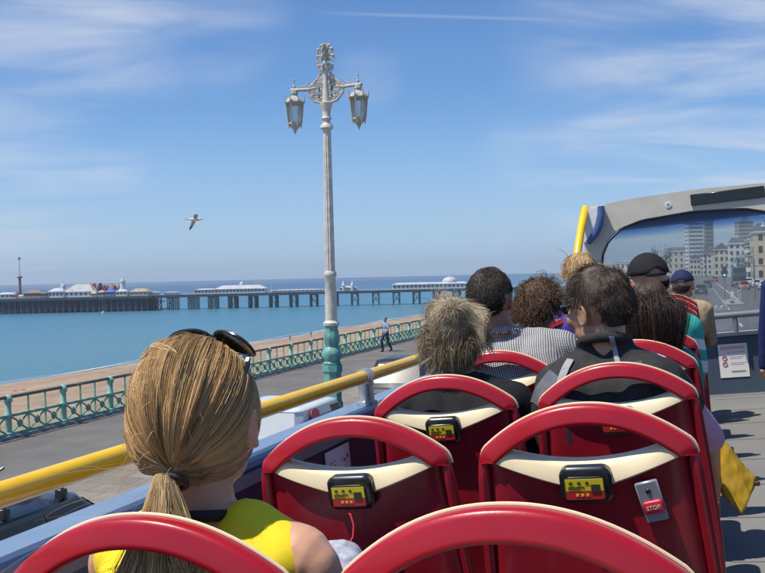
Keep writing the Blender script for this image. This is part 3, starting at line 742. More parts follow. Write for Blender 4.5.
# strips let into the deck floor
for k in range(13): MB().box((.02, .55 + k * .79, FLOOR + .0005), (.55, .565 + k * .79, FLOOR + .004)).build('floor_strip', mat('floor_strip', (.2, .2, .19), .6), bus, smooth=False)
ZL = -.36
for sx in (-1, 1):
    a, b_ = (XO + .004, XW) if sx < 0 else (XR, 1.212)
    MB().box((a, -1.2, FLOOR), (b_, YF, ZL - .03)).build('side_panel', navy, bus, smooth=False)
    e0, e1 = (XO - .012, XW + .006) if sx < 0 else (XR - .006, 1.228)
    MB().box((e0, -1.2, ZL - .03), (e1, YF, ZL), bev=.008).build('ledge', ledgeb, bus, angle=25)
    e0, e1 = (XW - .001, XW + .012) if sx < 0 else (XR - .012, XR + .001)
    MB().box((e0, -1.2, ZL - .062), (e1, YF, ZL - .032)).build('ledge_trim', mat('trim_grey', (.22, .22, .22), .5), bus, smooth=False)
    xs = -1.22 if sx < 0 else 1.22
    MB().box((min(xs, xs - sx * .02), -1.2, -3.4), (max(xs, xs - sx * .02), YF + .3, FLOOR - .12)).build('lower_side', busred, bus, smooth=False)
    for y in (.9, 7.6):
        w = MB().lathe([(.2, -.14), (.46, -.14), (.5, -.1), (.5, .1), (.46, .14), (.2, .14)], n=24)
        o = w.build('wheel', rubber, bus); o.matrix_local = T(xs - sx * .17, y, -3.30) @ Matrix.Rotation(R(90), 4, 'Y')
    xr = sx * 1.14; zr = -.262
    rr = MB(); pts = [(xr, -1.2, zr), (xr, 8.9, zr), (xr, 9.25, zr + .03), (xr + sx * .0, 9.5, zr + .16), (xr - sx * .0, 9.66, zr + .34)]
    rr.tube(pts, .0225, 16).build('handrail', yel, bus)
    MB().tube([(xr, 9.62, zr + .24), (xr - sx * .004, 9.75, .22), (xr - sx * .05, 9.98, .52), (xr - sx * .095, YF - .07, .735), (xr - sx * .10, YF - .06, .75)], [.024, .040, .042, .042, .036], 12).build('corner_post', yel, bus)
    for y in (3.17, 5.4, 7.6, .6 - 1.5):
        br = MB().lathe([(.036, ZL + .0005), (.036, ZL + .012), (.027, ZL + .016), (.027, zr - .01)], (xr, y, 0), 16)
        br.tube([(xr, y - .03, zr), (xr, y + .03, zr)], .0285, 16)
        br.box((xr - .028, y - .018, zr - .03), (xr + .028, y + .018, zr + .004), bev=.004)
        br.build('rail_bracket', steel, bus)

# notice on the side wall, seen through the hole of a seat back
def notice(name, label, w, h, mtx, paint, cat='notice'):
    t = thing(name, label, cat, BUS @ mtx)
    MB().box((-w / 2, -.0015, -h / 2), (w / 2, .0015, h / 2)).build('sheet', mat('paper_white', (.80, .79, .77), .55, var=.04, scale=6), t, smooth=False)
    paint(t, w, h); return t
ink = mat('ink_grey', (.12, .12, .14), .7, var=.2); inkr = mat('ink_red', (.55, .12, .12), .7, var=.2); inkp = mat('ink_pink', (.72, .42, .38), .7, var=.2)
def bars(t, name, m, items, y=-.0022):
    mb = MB()
    for (x0, z0, x1, z1) in items: mb.box((x0, y - .0004, z0), (x1, y + .0004, z1))
    return mb.build(name, m, t, smooth=False)
def picts(t, w, h):
    it = []; rd = []
    rnd = random.Random(4)
    for r_ in range(5):
        for c_ in range(2):
            x = -w * .26 + c_ * w * .52; z = h * .36 - r_ * h * .18
            for k in range(7):
                a = x + rnd.uniform(-.028, .022); b_ = z + rnd.uniform(-.013, .009)
                (it if (r_ + c_) % 3 else rd).append((a, b_, a + rnd.uniform(.004, .014), b_ + rnd.uniform(.002, .007)))
    bars(t, 'pictograms', ink, it); bars(t, 'red_pictograms', inkr, rd)
p = BUSI @ at(321, 450, X=-1.11)
notice('wall_notice', 'small white notice of dark pictograms on the navy side wall', .20, .30, T(XW + .004, p.y, -.585) @ RZ(R(90)), picts)

# ------------------------------------------------------------------ front of the deck
XFL = 1.09
fp = MB().box((-1.1, YF - .05, FLOOR), (1.1, YF, -.705)).build('front_panel', navyp, bus, smooth=False)
MB().box((-1.1, YF - .09, -.70), (1.1, YF + .1, -.665), bev=.008).build('front_sill', mat('sill_grey', (.42, .43, .43), .5), bus)
MB().box((-1.1, YF - .075, FLOOR), (1.1, YF - .051, FLOOR + .03)).build('kick_strip', steel, bus, smooth=False)
def cover(px, py, y):
    v = BUSI @ at(px, py, d=9.9); o = BUSI @ EYE; dd = v; k = y / v.y; return v * k
gb = MB(); zg = (BUSI @ at(735, 314.5, Y=YF - .1)).z
gb.tube([(-1.08, YF - .16, zg), (1.08, YF - .16, zg)], .032, 12)
for x in (-.95, .30, .95): gb.cyl((x, YF - .16, -.666), (x, YF - .16, zg), .022, n=10)
gb.build('grab_rail', mat('grab_rail_grey', (.16, .19, .21), .4, coat=.2), bus)

# windscreen frame: outline minus opening, with real thickness
def frame_pts():
    zt = .75
    out = [(-1.1, -.68), (-1.1, zt - .06), (-1.06, zt), (-.6, zt + .035), (0, zt + .05), (.6, zt + .035), (1.06, zt), (1.1, zt - .06), (1.1, -.68)]
    inn = [(-.965, -.66), (-.965, .08), (-.93, .26), (-.86, .39), (-.73, .495), (-.5, .56), (0, .59), (.5, .56), (.73, .495), (.86, .39), (.93, .26), (.965, .08), (.965, -.66)]
    return out, inn
out, inn = frame_pts()
import bmesh
def ring_prism(out, inn, ya, yb, name, m, parent):
    # resample both outlines to the same number of points and bridge
    def res(pl, n):
        d = [0]
        for a, b_ in zip(pl, pl[1:]): d.append(d[-1] + math.dist(a, b_))
        r_ = []
        for i in range(n):
            s = d[-1] * i / (n - 1); k = max(j for j in range(len(d)) if d[j] <= s + 1e-9); k = min(k, len(pl) - 2)
            t = (s - d[k]) / (d[k + 1] - d[k]); r_.append((pl[k][0] + (pl[k + 1][0] - pl[k][0]) * t, pl[k][1] + (pl[k + 1][1] - pl[k][1]) * t))
        return r_
    o_, i_ = res(out, 61), res(inn, 61)
    rings = [[(a[0], ya, a[1]), (b_[0], ya, b_[1]), (b_[0], yb, b_[1]), (a[0], yb, a[1])] for a, b_ in zip(o_, i_)]
    return MB().loft(rings).build(name, m, parent, angle=30)
ring_prism(out, inn, YF - .02, YF + .1, 'windscreen_frame', grey, bus)
ring_prism([(x * .995, z - .012 if z > 0 else z) for x, z in inn], [(x * .984, z - .020 if z > 0 else z) for x, z in inn], YF + .0, YF + .07, 'windscreen_seal', rubber, bus)
# front roof dome outside the frame
ro = MB(); rings = []
for k in range(7):
    q = k / 6 * math.pi / 2; y = YF + .1 + .55 * math.sin(q); s = math.cos(q)
    rings.append([(x * (1 - .10 * (1 - s)), y, .50 + (z - .50) * (.35 + .65 * s) if z > .5 else z) for x, z in [(-1.1, .5), (-1.1, .675), (-1.06, .735), (-.6, .77), (0, .785), (.6, .77), (1.06, .735), (1.1, .675), (1.1, .5)]])
ro.loft(rings).build('front_roof', bwhite, bus)
rt = MB().tube([(-1.06, YF + .03, .738), (-.6, YF + .03, .773), (0, YF + .03, .788), (.6, YF + .03, .773), (1.06, YF + .03, .738)], .016, 8).build('roof_edge_trim', mat('roof_trim', (.42, .36, .30), .5, var=.45, scale=3), bus)
MB().box((.0, YF - .045, .638), (.70, YF - .021, .752), bev=.006).build('display_recess', black, bus)
em = MB().lathe([(.032, 0), (.032, .006), (.022, .008), (.022, .004)], n=20).build('emblem', bwhite, bus); em.matrix_local = T(-.22, YF - .021, .675) @ Matrix.Rotation(R(90), 4, 'X')
emi = MB().ell((0, 0, .006), (.012, .017, .004), 10, 6).build('emblem_figure', mat('emblem_grey', (.3, .3, .32), .5), em)
# upper left corner: white shoulder panel with a curved blue band
MB().prism([(-1.105, .70), (-1.105, .40), (-1.04, .37), (-.93, .52), (-.86, .66), (-.86, .735), (-1.05, .725)], 'Y', YF - .12, YF - .022).build('shoulder_panel', bwhite, bus, smooth=False)
MB().tube([(-1.05, YF - .13, .375), (-.965, YF - .13, .46), (-.915, YF - .13, .555), (-.885, YF - .13, .655), (-.88, YF - .13, .74)], [.03, .038, .042, .042, .036], 10).build('blue_band', mat('band_blue', (.05, .10, .27), .4, coat=.3), bus)
# windscreen glass with its blue sun strip
def m_screen():
    m = bpy.data.materials.new('windscreen_glass'); m.use_nodes = True
    N, L = m.node_tree.nodes, m.node_tree.links; N.clear()
    out = N.new('ShaderNodeOutputMaterial'); tc = N.new('ShaderNodeTexCoord'); sp = N.new('ShaderNodeSeparateXYZ'); L.new(tc.outputs['Object'], sp.inputs[0])
    nz = N.new('ShaderNodeTexNoise'); nz.inputs['Scale'].default_value = 3; L.new(tc.outputs['Object'], nz.inputs[0])
    ad = N.new('ShaderNodeMath'); ad.operation = 'MULTIPLY_ADD'; ad.inputs[1].default_value = .05; L.new(nz.outputs[0], ad.inputs[0]); L.new(sp.outputs[2], ad.inputs[2])
    rp = N.new('ShaderNodeValToRGB'); mr = N.new('ShaderNodeMapRange'); mr.inputs[1].default_value = .40; mr.inputs[2].default_value = .52
    L.new(ad.outputs[0], mr.inputs[0]); L.new(mr.outputs[0], rp.inputs[0])
    rp.color_ramp.elements[0].color = (.86, .89, .90, 1); rp.color_ramp.elements[1].color = (.12, .34, .70, 1)
    tr = N.new('ShaderNodeBsdfTransparent'); L.new(rp.outputs[0], tr.inputs[0])
    gl = N.new('ShaderNodeBsdfGlossy'); gl.inputs['Roughness'].default_value = .02
    fr = N.new('ShaderNodeFresnel'); m1 = N.new('ShaderNodeMixShader'); L.new(fr.outputs[0], m1.inputs[0]); L.new(tr.outputs[0], m1.inputs[1]); L.new(gl.outputs[0], m1.inputs[2])
    df = N.new('ShaderNodeBsdfTranslucent'); df.inputs[0].default_value = (.8, .82, .85, 1); m2 = N.new('ShaderNodeMixShader'); m2.inputs[0].default_value = .18  # pale reflection haze put into the glass as a translucent mix
    L.new(m1.outputs[0], m2.inputs[1]); L.new(df.outputs[0], m2.inputs[2]); L.new(m2.outputs[0], out.inputs[0]); return m
gpoly = [(x * .985, z - .015 if z > 0 else z) for x, z in inn]
gmb = MB().prism(gpoly, 'Y', YF + .03, YF + .036)
glass = gmb.build('windscreen', m_screen(), bus, smooth=False)
text_mesh('2', .17, mat('decal_pale_blue', (.45, .62, .85), .5), glass, T(.665, YF + .026, .405) @ Matrix.Rotation(R(90), 4, 'X'), 'decal')

def rules(t, w, h):
    bars(t, 'header', inkp, [(-w * .42, h * .34, w * .42, h * .43)])
    L_ = []
    for z, a, b_ in ((.24, -.2, .42), (.10, -.12, .4), (.05, -.12, .3), (-.08, -.12, .42), (-.13, -.12, .34), (-.36, -.1, .4)):
        L_.append((w * a, h * z, w * b_, h * (z + .022)))
    bars(t, 'text_lines', mat('ink_pale', (.5, .47, .5), .7), L_)
    bars(t, 'heavy_line', ink, [(-w * .1, -h * .34, w * .38, -h * .31)])
    pr = MB()
    for z in (.08, -.1):
        c = V((-w * .3, -.0025, h * z)); r_ = .021
        pr.tube([c + V((r_ * math.cos(q), 0, r_ * math.sin(q))) for q in [k * math.pi / 8 for k in range(17)]], .004, 5)
        pr.tube([c + V((-r_ * .7, 0, r_ * .7)), c + V((r_ * .7, 0, -r_ * .7))], .003, 5)
    pr.build('prohibition_signs', mat('ink_darkred', (.35, .09, .09), .6), t)
pc = BUSI @ at(733.7, 360.5, Y=YF - .06)
pk = pc * ((YF - .058) / pc.y)
notice('safety_notice', 'white safety notice with pink header taped to the blue front panel', .275, .335, T(pk.x, YF - .056, pk.z), rules)

# ------------------------------------------------------------------ seats
sred = mat('seat_red', (.40, .006, .014), .32, var=.10, scale=5, coat=.22, rvar=.12, bump=.02, bscale=300)
smar = mat('seat_maroon', (.29, .007, .018), .38, var=.18, scale=5, coat=.2, rvar=.14, bump=.05, bscale=420)
scream = mat('seat_cream', (.80, .67, .43), .5, var=.07, scale=9, rvar=.08, bump=.03, bscale=40)
sfab = mat('seat_fabric', (.09, .012, .03), .8, var=.3, scale=40)
dgrey = mat('seat_frame_grey', (.06, .06, .065), .5)
scy = mat('unit_yellow', (.78, .62, .02), .35, var=.04); scr = mat('unit_red', (.55, .03, .025), .35, var=.05)
gplate = mat('plate_grey', (.30, .32, .35), .4, metal=.3, var=.06); redb = mat('button_red', (.58, .02, .03), .3, coat=.4)
HT = 1.048; RC = math.tan(R(9))
def SP(u, v, w):       # across, down from the peak, towards the rear
    return V((u, -v * RC - w, HT + v - .02 * w))
def arch(u): return -.088 * (abs(u) / .215) ** 2.1
def seat_parts(root):
    path = []
    for i in range(33):
        u = -.205 + .41 * i / 32; path.append((u, arch(u), 1.0))
    left = [(-.2115, -.0875, 1.0), (-.2155, -.097, .98), (-.2170, -.106, .93), (-.2172, -.111, .80), (-.2168, -.114, .55), (-.216, -.115, .2)]
    path = [(a, b_, c) for a, b_, c in left[::-1]] + path + [(-a, b_, c) for a, b_, c in left]
    prof = [(.0, -.022), (.0008, -.010), (.0002, -.001), (-.0022, .003), (-.008, .0062), (-.019, .0110), (-.030, .0155), (-.0350, .0168), (-.0380, .0155), (-.0395, .011), (-.0400, .0), (-.039, -.014), (-.03, -.024), (-.012, -.028)]
    rings = []; pipe = []
    for i, (u, v, s) in enumerate(path):
        a = path[max(i - 1, 0)]; b_ = path[min(i + 1, len(path) - 1)]
        t = V((b_[0] - a[0], b_[1] - a[1])).normalized(); n = V((-t.y, t.x))
        rings.append([SP(u + n.x * N_ * s, v + n.y * N_ * s, B_ * (.4 + .6 * s)) for N_, B_ in prof])
        pipe.append(SP(u + n.x * .001, v + n.y * .001, -.0225))
    MB().loft(rings).build('top_rim', sred, root, angle=42)
    MB().tube(pipe[2:-2], .0029, 8).build('piping', scream, root)
    # moulded shell below the hole
    sh = MB(); rr = []
    NV, NU = 22, 28
    def hw(v): return .205 + .032 * min(1, max(0, (-v - .10) / .45))
    front = []
    for i in range(NV + 1):
        row = []
        for j in range(NU + 1):
            f = -1 + 2 * j / NU
            top = -.128 + .034 * min(1, abs(f)) ** 2 if abs(f) < .9 else -.105 - .1 * (abs(f) - .9)
            v = top + (-.66 - top) * (i / NV) ** 1.15
            u = f * hw(v)
            edge = max(0, abs(f) - .82) / .18
            w = .006 + .012 * math.sin(min(1, (-v - .1) / .5) * math.pi) * (1 - f * f) - .022 * edge ** 2
            row.append((u, v, w))
        front.append(row)
    vs = [SP(*q) for row in front for q in row]; k = NU + 1
    fs = [(i * k + j, i * k + j + 1, (i + 1) * k + j + 1, (i + 1) * k + j) for i in range(NV) for j in range(NU)]
    n0 = len(vs)
    vs += [SP(u, v, -.042 if abs(u) < hw(v) * .97 else -.036) for row in front for u, v, w in row]
    fs += [(n0 + a, n0 + d, n0 + c, n0 + b_) for a, b_, c, d in fs]
    bd = [j for j in range(k)] + [i * k + NU for i in range(1, NV + 1)] + [NV * k + j for j in range(NU - 1, -1, -1)] + [i * k for i in range(NV - 1, 0, -1)]
    for a, b_ in zip(bd, bd[1:] + bd[:1]): fs.append((a, b_, b_ + n0, a + n0))
    sh.add(vs, fs); sh.build('back_shell', smar, root, angle=50)
    # slim side bead running down from the rim ends
    for sx in (-1, 1):
        MB().tube([SP(sx * .209, -.098, -.006), SP(sx * .2105, -.125, -.004), SP(sx * .2125, -.15, -.004), SP(sx * .2155, -.19, -.005), SP(sx * .223, -.3, -.007), SP(sx * .2335, -.5, -.010), SP(sx * .2345, -.655, -.012)], [.008, .0125, .0135, .0135, .013, .012, .010], 14).build('side_bead', smar, root)
    # cream pad: concave top, pointed below, leaning to the sky
    cm = MB(); top = []; bot = []
    for i in range(29):
        f = -1 + 2 * i / 28; u = f * .192
        tv = -.113 + .034 * (abs(u) / .177) ** 2 if abs(u) < .177 else -.079 - .03 * (abs(u) - .177) / .015
        bv = -.172 + .064 * abs(f) ** 1.25
        tv = max(tv, bv + .002); top.append((u, tv)); bot.append((u, bv))
    rg = []
    for (u, tv), (u2, bv) in zip(top, bot):
        e = max(0, 1 - (abs(u) / .192) ** 6)
        m1 = tv + (bv - tv) * .3; m2 = tv + (bv - tv) * .75
        rg.append([SP(u, tv, -.03), SP(u, tv + .002 * e, -.006), SP(u, tv - .002 * e, .002 + .004 * e), SP(u, m1, .002 + .013 * e), SP(u, m2, .003 + .022 * e), SP(u, bv + .004 * e, .004 + .023 * e), SP(u, bv, .002 + .020 * e), SP(u, bv, .0)])
    cm.loft(rg).build('cream_pad', scream, root, angle=50)
    # audio unit
    un = rbox(.102, .074, .018, .024); un_o = un.build('audio_unit', black, root, angle=35)
    un_o.matrix_local = face(0, -.156, .028)
    bz = rbox(.080, .050, .012, .004); b2 = bz.build('bezel', mat('unit_bezel', (.03, .03, .032), .2, coat=.4), un_o); b2.matrix_local = T(-.002, -.013, -.005)
    y_ = rect(-.037, -.003, .037, .021).build('yellow_panel', scy, un_o, smooth=False); y_.matrix_local = T(-.002, -.0165, -.005)
    r_ = rect(-.037, -.021, .037, -.0035).build('red_panel', scr, un_o, smooth=False); r_.matrix_local = T(-.002, -.0165, -.005)
    ic = MB()
    for x in (-.026, -.010, .006):
        ic.prism([(x - .004, .011), (x + .004, .011), (x + .002, .016), (x - .002, .016)], 'Y', -.018, -.0166)
    ic.box((-.032, -.018, .004), (.0, -.0166, .0058)); ic.box((.013, -.0185, -.006), (.030, -.0166, .010)); ic.box((-.032, -.018, .0005), (-.008, -.0166, .002))
    o = ic.build('icons', mat('unit_print', (.05, .045, .03), .5), un_o, smooth=False); o.matrix_local = T(-.002, 0, -.005)
    ic = MB()
    for x in (-.018, -.008, .002): ic.box((x, -.018, -.014), (x + .006, -.0166, -.009))
    o = ic.build('button_marks', mat('unit_gold', (.75, .5, .08), .4), un_o, smooth=False); o.matrix_local = T(-.002, 0, -.005)
    # front side: pad, cushion, pedestal
    bp = MB(); bp.box((-.205, -.0, -.62), (.205, .06, -.175), bev=.025)
    o = bp.build('backrest_pad', sfab, root); o.matrix_local = Matrix.Translation(SP(0, 0, -.044)) @ Matrix.Rotation(R(9), 4, 'X')
    MB().box((-.215, .10, .36), (.215, .56, .46), bev=.03).build('cushion', sfab, root)
    MB().box((-.2, .08, .33), (.2, .54, .358), bev=.006).build('seat_pan', dgrey, root)
    pd = MB()
    for x in (-.15, .15): pd.hull([(x - .02, .2, -.078), (x + .02, .2, -.078), (x - .02, .44, -.078), (x + .02, .44, -.078), (x - .02, .15, .33), (x + .02, .15, .33), (x - .02, .48, .33), (x + .02, .48, .33)])
    pd.build('pedestal', dgrey, root, smooth=False)
def rbox(w, h, r, d, n=6):
    pl = []
    for cx, cz, a0 in ((w / 2 - r, h / 2 - r, 0), (-w / 2 + r, h / 2 - r, 90), (-w / 2 + r, -h / 2 + r, 180), (w / 2 - r, -h / 2 + r, 270)):
        for k in range(n + 1):
            q = R(a0 + 90 * k / n); pl.append((cx + r * math.cos(q), cz + r * math.sin(q)))
    e = min(.005, d * .3)
    return MB().loft([[(x, d / 2, z) for x, z in pl], [(x, -d / 2 + e, z) for x, z in pl], [(x * (1 - e * .6 / w * 2), -d / 2 + e * .3, z * (1 - e * .6 / h * 2)) for x, z in pl], [(x * (1 - 2 * e / w), -d / 2, z * (1 - 2 * e / h)) for x, z in pl]])
def rect(x0, z0, x1, z1): return MB().box((x0, -.0006, z0), (x1, .0006, z1))
def face(u, v, w, tilt=0):
    return Matrix.Translation(SP(u, v, w)) @ Matrix.Rotation(R(9) - R(0), 4, 'X') @ Matrix.Rotation(tilt, 4, 'Y')

SEAT_Y = [1.10] + [1.15 + .79 * k for k in range(1, 10)]
XLS, XRS = -.752, -.252
seat0 = thing('bus_seat', '', 'seat', None, 'red seats in rows along the bus deck')
seat_parts(seat0)
LAB = {(0, 0): 'red bus seat behind the ponytailed woman, only its arched rim showing at the lower left',
       (0, 1): 'nearest empty red bus seat at the bottom centre of the picture',
       (1, 0): 'red bus seat in front of the ponytailed woman, red cable hanging from its black unit',
       (1, 1): 'red bus seat with the grey stop button plate on its back',
       (2, 0): 'red bus seat behind the woman with short streaked hair',
       (2, 1): 'red bus seat behind the man in the black and grey vest',
       (3, 0): 'red bus seat behind the man in the checked shirt',
       (3, 1): 'red bus seat behind the dark long haired woman',
       (4, 0): 'red bus seat behind the person with curly brown hair',
       (4, 1): 'red bus seat behind the man in the backward black cap',
       (5, 1): 'first of the empty red seats ahead of the man in the striped shirt',
       (6, 1): 'second of the empty red seats ahead of the man in the striped shirt',
       (7, 1): 'third of the empty red seats ahead of the man in the striped shirt',
       (8, 1): 'empty red bus seat just behind the passenger in the tan jacket',
       (6, 0): 'red bus seat under the blond passenger far ahead by the yellow rail',
       (9, 1): 'red bus seat of the tan jacketed passenger in the navy cap'}
seats = {}
first = True
for (k, s), lab in LAB.items():
    m_ = BUS @ T(XLS if s == 0 else XRS, SEAT_Y[k], FLOOR + min(.075, .0095 * (SEAT_Y[k] - .5)))
    if first: seat0.matrix_world = m_; seat0['label'] = lab; seats[(k, s)] = seat0; first = False
    else: seats[(k, s)] = copy_tree(seat0, None, m_, lab)
seats['r'] = copy_tree(seat0, None, BUS @ T(.80, 8.26, FLOOR), 'red bus seat across the aisle under the navy sleeved passenger')
# stop button on one seat back
sroot = seats[(1, 1)]
pl = MB().box((-.0225, -.006, -.042), (.0225, .006, .042), bev=.003).build('stop_plate', gplate, sroot); pl.matrix_local = face(.122, -.196, .022, R(-11))
bt_ = rbox(.040, .026, .006, .008).build('stop_button', redb, pl); bt_.matrix_local = T(.001, -.009, -.010)
text_mesh('STOP', .0115, mat('lettering_white', (.8, .78, .76), .5), bt_, T(0, -.0044, 0) @ Matrix.Rotation(R(90), 4, 'X'), 'lettering', .0003)
MB().ell((0, -.006, .022), (.0055, .003, .0055), 10, 8).build('indicator', black, pl)
# cable from the unit into the woman's lap
cbl = MB(); q0 = seats[(1, 0)].matrix_world @ SP(-.004, -.203, .034)
pts = [q0 + V((-.012, -.002, .004)), q0 + V((0, -.010, 0)), q0 + V((.008, -.014, -.02)), q0 + V((.008, -.02, -.045)), q0 + V((-.004, -.03, -.07)), q0 + V((-.02, -.06, -.10)), q0 + V((-.03, -.12, -.13)), q0 + V((-.03, -.2, -.15))]
o = cbl.tube(pts, .0022, 8).build('headphone_cable', mat('cable_red', (.62, .05, .05), .4)); tag(o, 'thin red cable hanging from the black unit on a seat back', 'cable')
# ------------------------------------------------------------------ hair
def hair_mat(name='hair', rough=.42, spec=.45):
    if name in MATS: return MATS[name]
    m, N, L, b = _nodes(name)
    at_ = N.new('ShaderNodeAttribute'); at_.attribute_name = 'Col'; L.new(at_.outputs['Color'], b.inputs['Base Color'])
    b.inputs['Roughness'].default_value = rough; b.inputs['Specular IOR Level'].default_value = spec
    MATS[name] = m; return m

def strands_arrays(P, rad, col):
    """P (n,m,3) centre lines, rad (n,m), col (n,3) -> verts, faces, colours of 3-sided tapering strands"""
    n, m, _ = P.shape
    Tn = np.gradient(P, axis=1); Tn /= np.linalg.norm(Tn, axis=2, keepdims=True) + 1e-9
    ref = rng.normal(size=(n, 1, 3)); ref /= np.linalg.norm(ref, axis=2, keepdims=True)
    A = ref - Tn * (ref * Tn).sum(2, keepdims=True); A /= np.linalg.norm(A, axis=2, keepdims=True) + 1e-9
    B = np.cross(Tn, A)
    vs = np.stack([P + rad[..., None] * (A * math.cos(q) + B * math.sin(q)) for q in (0, 2.0944, 4.18879)], 2)   # n,m,3,3
    idx = np.arange(n * m * 3).reshape(n, m, 3)
    f = []
    for j in range(3):
        k = (j + 1) % 3
        f.append(np.stack([idx[:, :-1, j], idx[:, :-1, k], idx[:, 1:, k], idx[:, 1:, j]], -1).reshape(-1, 4))
    F_ = np.concatenate(f)
    c = np.repeat(col, m * 3, axis=0)
    return vs.reshape(-1, 3), F_, c

def hair_object(name, parts, parent, m):
    vs, fs, cs = [], [], []; k = 0
    for v, f, c in parts:
        vs.append(v); fs.append(f + k); cs.append(c); k += len(v)
    v = np.concatenate(vs); f = np.concatenate(fs); c = np.concatenate(cs)
    me = bpy.data.meshes.new(name)
    me.vertices.add(len(v)); me.vertices.foreach_set('co', v.astype(np.float32).ravel())
    me.loops.add(f.size); me.loops.foreach_set('vertex_index', f.astype(np.int32).ravel())
    me.polygons.add(len(f)); me.polygons.foreach_set('loop_start', np.arange(0, f.size, 4, dtype=np.int32))
    me.update(calc_edges=True); me.validate()
    ca = me.color_attributes.new('Col', 'FLOAT_COLOR', 'POINT')
    ca.data.foreach_set('color', np.concatenate([c, np.ones((len(c), 1))], 1).astype(np.float32).ravel())
    me.polygons.foreach_set('use_smooth', [True] * len(f))
    me.materials.append(m)
    o = bpy.data.objects.new(name, me); C.objects.link(o); o.parent = parent
    return o

def palette(n, cols, weights, jit=.15):
    cols = np.array(cols); w = np.array(weights, float); w /= w.sum()
    c = cols[rng.choice(len(cols), n, p=w)]
    return np.clip(c * (1 + rng.normal(0, jit, (n, 1))), .002, .95)

def cap_arrays(E, dirs_ok, col, n=40, m=30, scale=1.0):
    """closed-off scalp surface under the strands (quads, only where hair grows)"""
    th = np.linspace(.02, math.pi * .86, m); ph = np.linspace(0, 2 * math.pi, n, endpoint=False)
    TH, PH = np.meshgrid(th, ph, indexing='ij')
    D = np.stack([np.sin(TH) * np.cos(PH), np.sin(TH) * np.sin(PH), np.cos(TH)], -1)
    ok = dirs_ok(D.reshape(-1, 3)).reshape(m, n)
    P = D * E * scale
    idx = np.arange(m * n).reshape(m, n)
    f = []
    for i in range(m - 1):
        for j in range(n):
            k = (j + 1) % n
            if ok[i, j] and ok[i + 1, j] and ok[i, k] and ok[i + 1, k]: f.append((idx[i, j], idx[i + 1, j], idx[i + 1, k], idx[i, k]))
    return P.reshape(-1, 3), np.array(f), np.tile(np.array(col)[None], (m * n, 1))

def hairline(front=.42, side=-.25, back=-.80):
    def ok(d):
        x, y, z = d[:, 0], d[:, 1], d[:, 2]
        lim = np.where(y > .25, front * np.clip((y - .25) / .5, 0, 1) + side * (1 - np.clip((y - .25) / .5, 0, 1)), side)
        lim = np.where(y < -.1, side + (back - side) * np.clip((-.1 - y) / .45, 0, 1), lim)
        return z > lim
    return ok

def eared(ok):
    return lambda d: ok(d) & ~((np.abs(d[:, 0]) > .72) & (d[:, 2] < .08) & (d[:, 1] > -.5))

def roots(n, ok):
    out = np.zeros((0, 3))
    while len(out) < n:
        d = rng.normal(size=(n * 3, 3)); d /= np.linalg.norm(d, axis=1, keepdims=True)
        out = np.concatenate([out, d[ok(d)]])
    return out[:n]

def lumps(d, freq, seed):
    r_ = np.random.default_rng(seed); o = np.zeros_like(d)
    for k in range(4):
        w = r_.normal(size=(3, 3)) * freq; p = r_.uniform(0, 6, 3)
        o += np.sin(d @ w + p)
    return o / 2

def grow(E, d, length, seg, lift=.35, clump=.35, cf=4, jit=.15, grav=.25, seed=1, curl=0, curlf=40, crown=(0, -.35, .94), keep=1.02, flow_dir=None, r0=.0011, r1=.0004):
    n = len(d); E = np.array(E)
    p = d * E; cr = np.array(crown) / np.linalg.norm(crown)
    fl = d - cr * (d @ cr)[:, None] + rng.normal(0, .045, (n, 3))
    if flow_dir is not None: fl = fl * .5 + np.array(flow_dir)
    fl = fl - d * (fl * d).sum(1, keepdims=True); fl /= np.linalg.norm(fl, axis=1, keepdims=True) + 1e-6
    lm_ = lumps(d, cf, seed); lm_ = lm_ - d * (lm_ * d).sum(1, keepdims=True) * .8
    lift = lift * np.clip((d[:, 2:3] + .65) / .6, 0, 1)
    dir_ = d * lift + fl * (1 - lift) + lm_ * clump + rng.normal(0, jit, (n, 3)) * .6
    dir_ /= np.linalg.norm(dir_, axis=1, keepdims=True)
    ln = length * (1 + rng.normal(0, .18, (n, 1))); st = ln / (seg - 1)
    P = [p.copy()]; ph = rng.uniform(0, 6.28, (n, 1)); ax1 = rng.normal(size=(n, 3)); ax2 = np.cross(ax1, d)
    ax1 /= np.linalg.norm(ax1, axis=1, keepdims=True); ax2 /= np.linalg.norm(ax2, axis=1, keepdims=True) + 1e-6
    for s in range(1, seg):
        dir_ = dir_ + np.array([0, 0, -grav]) * (1.0 / seg) * 4 + lumps(p * 18, 1, seed + 5) * clump * .25
        if curl: dir_ = dir_ + curl * (ax1 * np.cos(ph + curlf * s / seg) + ax2 * np.sin(ph + curlf * s / seg))
        dir_ /= np.linalg.norm(dir_, axis=1, keepdims=True)
        p = p + dir_ * st
        q = np.linalg.norm(p / E, axis=1, keepdims=True)
        p = np.where((q < keep) & (p[:, 2:3] > -E[2]), p / q * keep, p)
        P.append(p.copy())
    P = np.stack(P, 1)
    rad = np.linspace(r0, r1, seg)[None] * (1 + rng.normal(0, .2, (n, 1)))
    return P, np.abs(rad)

# ------------------------------------------------------------------ people
def skin(name, col): return mat(name, col, .48, var=.10, scale=14, bump=.03, bscale=160, sss=.12, spec=.4)
SK_PALE = skin('skin_fair', (.66, .36, .23)); SK_TAN = skin('skin_tan', (.52, .27, .165)); SK_MID = skin('skin_brown', (.36, .19, .12))
EYEW = mat('eye_white', (.75, .73, .70), .2, var=0); IRIS = mat('eye_dark', (.05, .03, .02), .2, var=0)

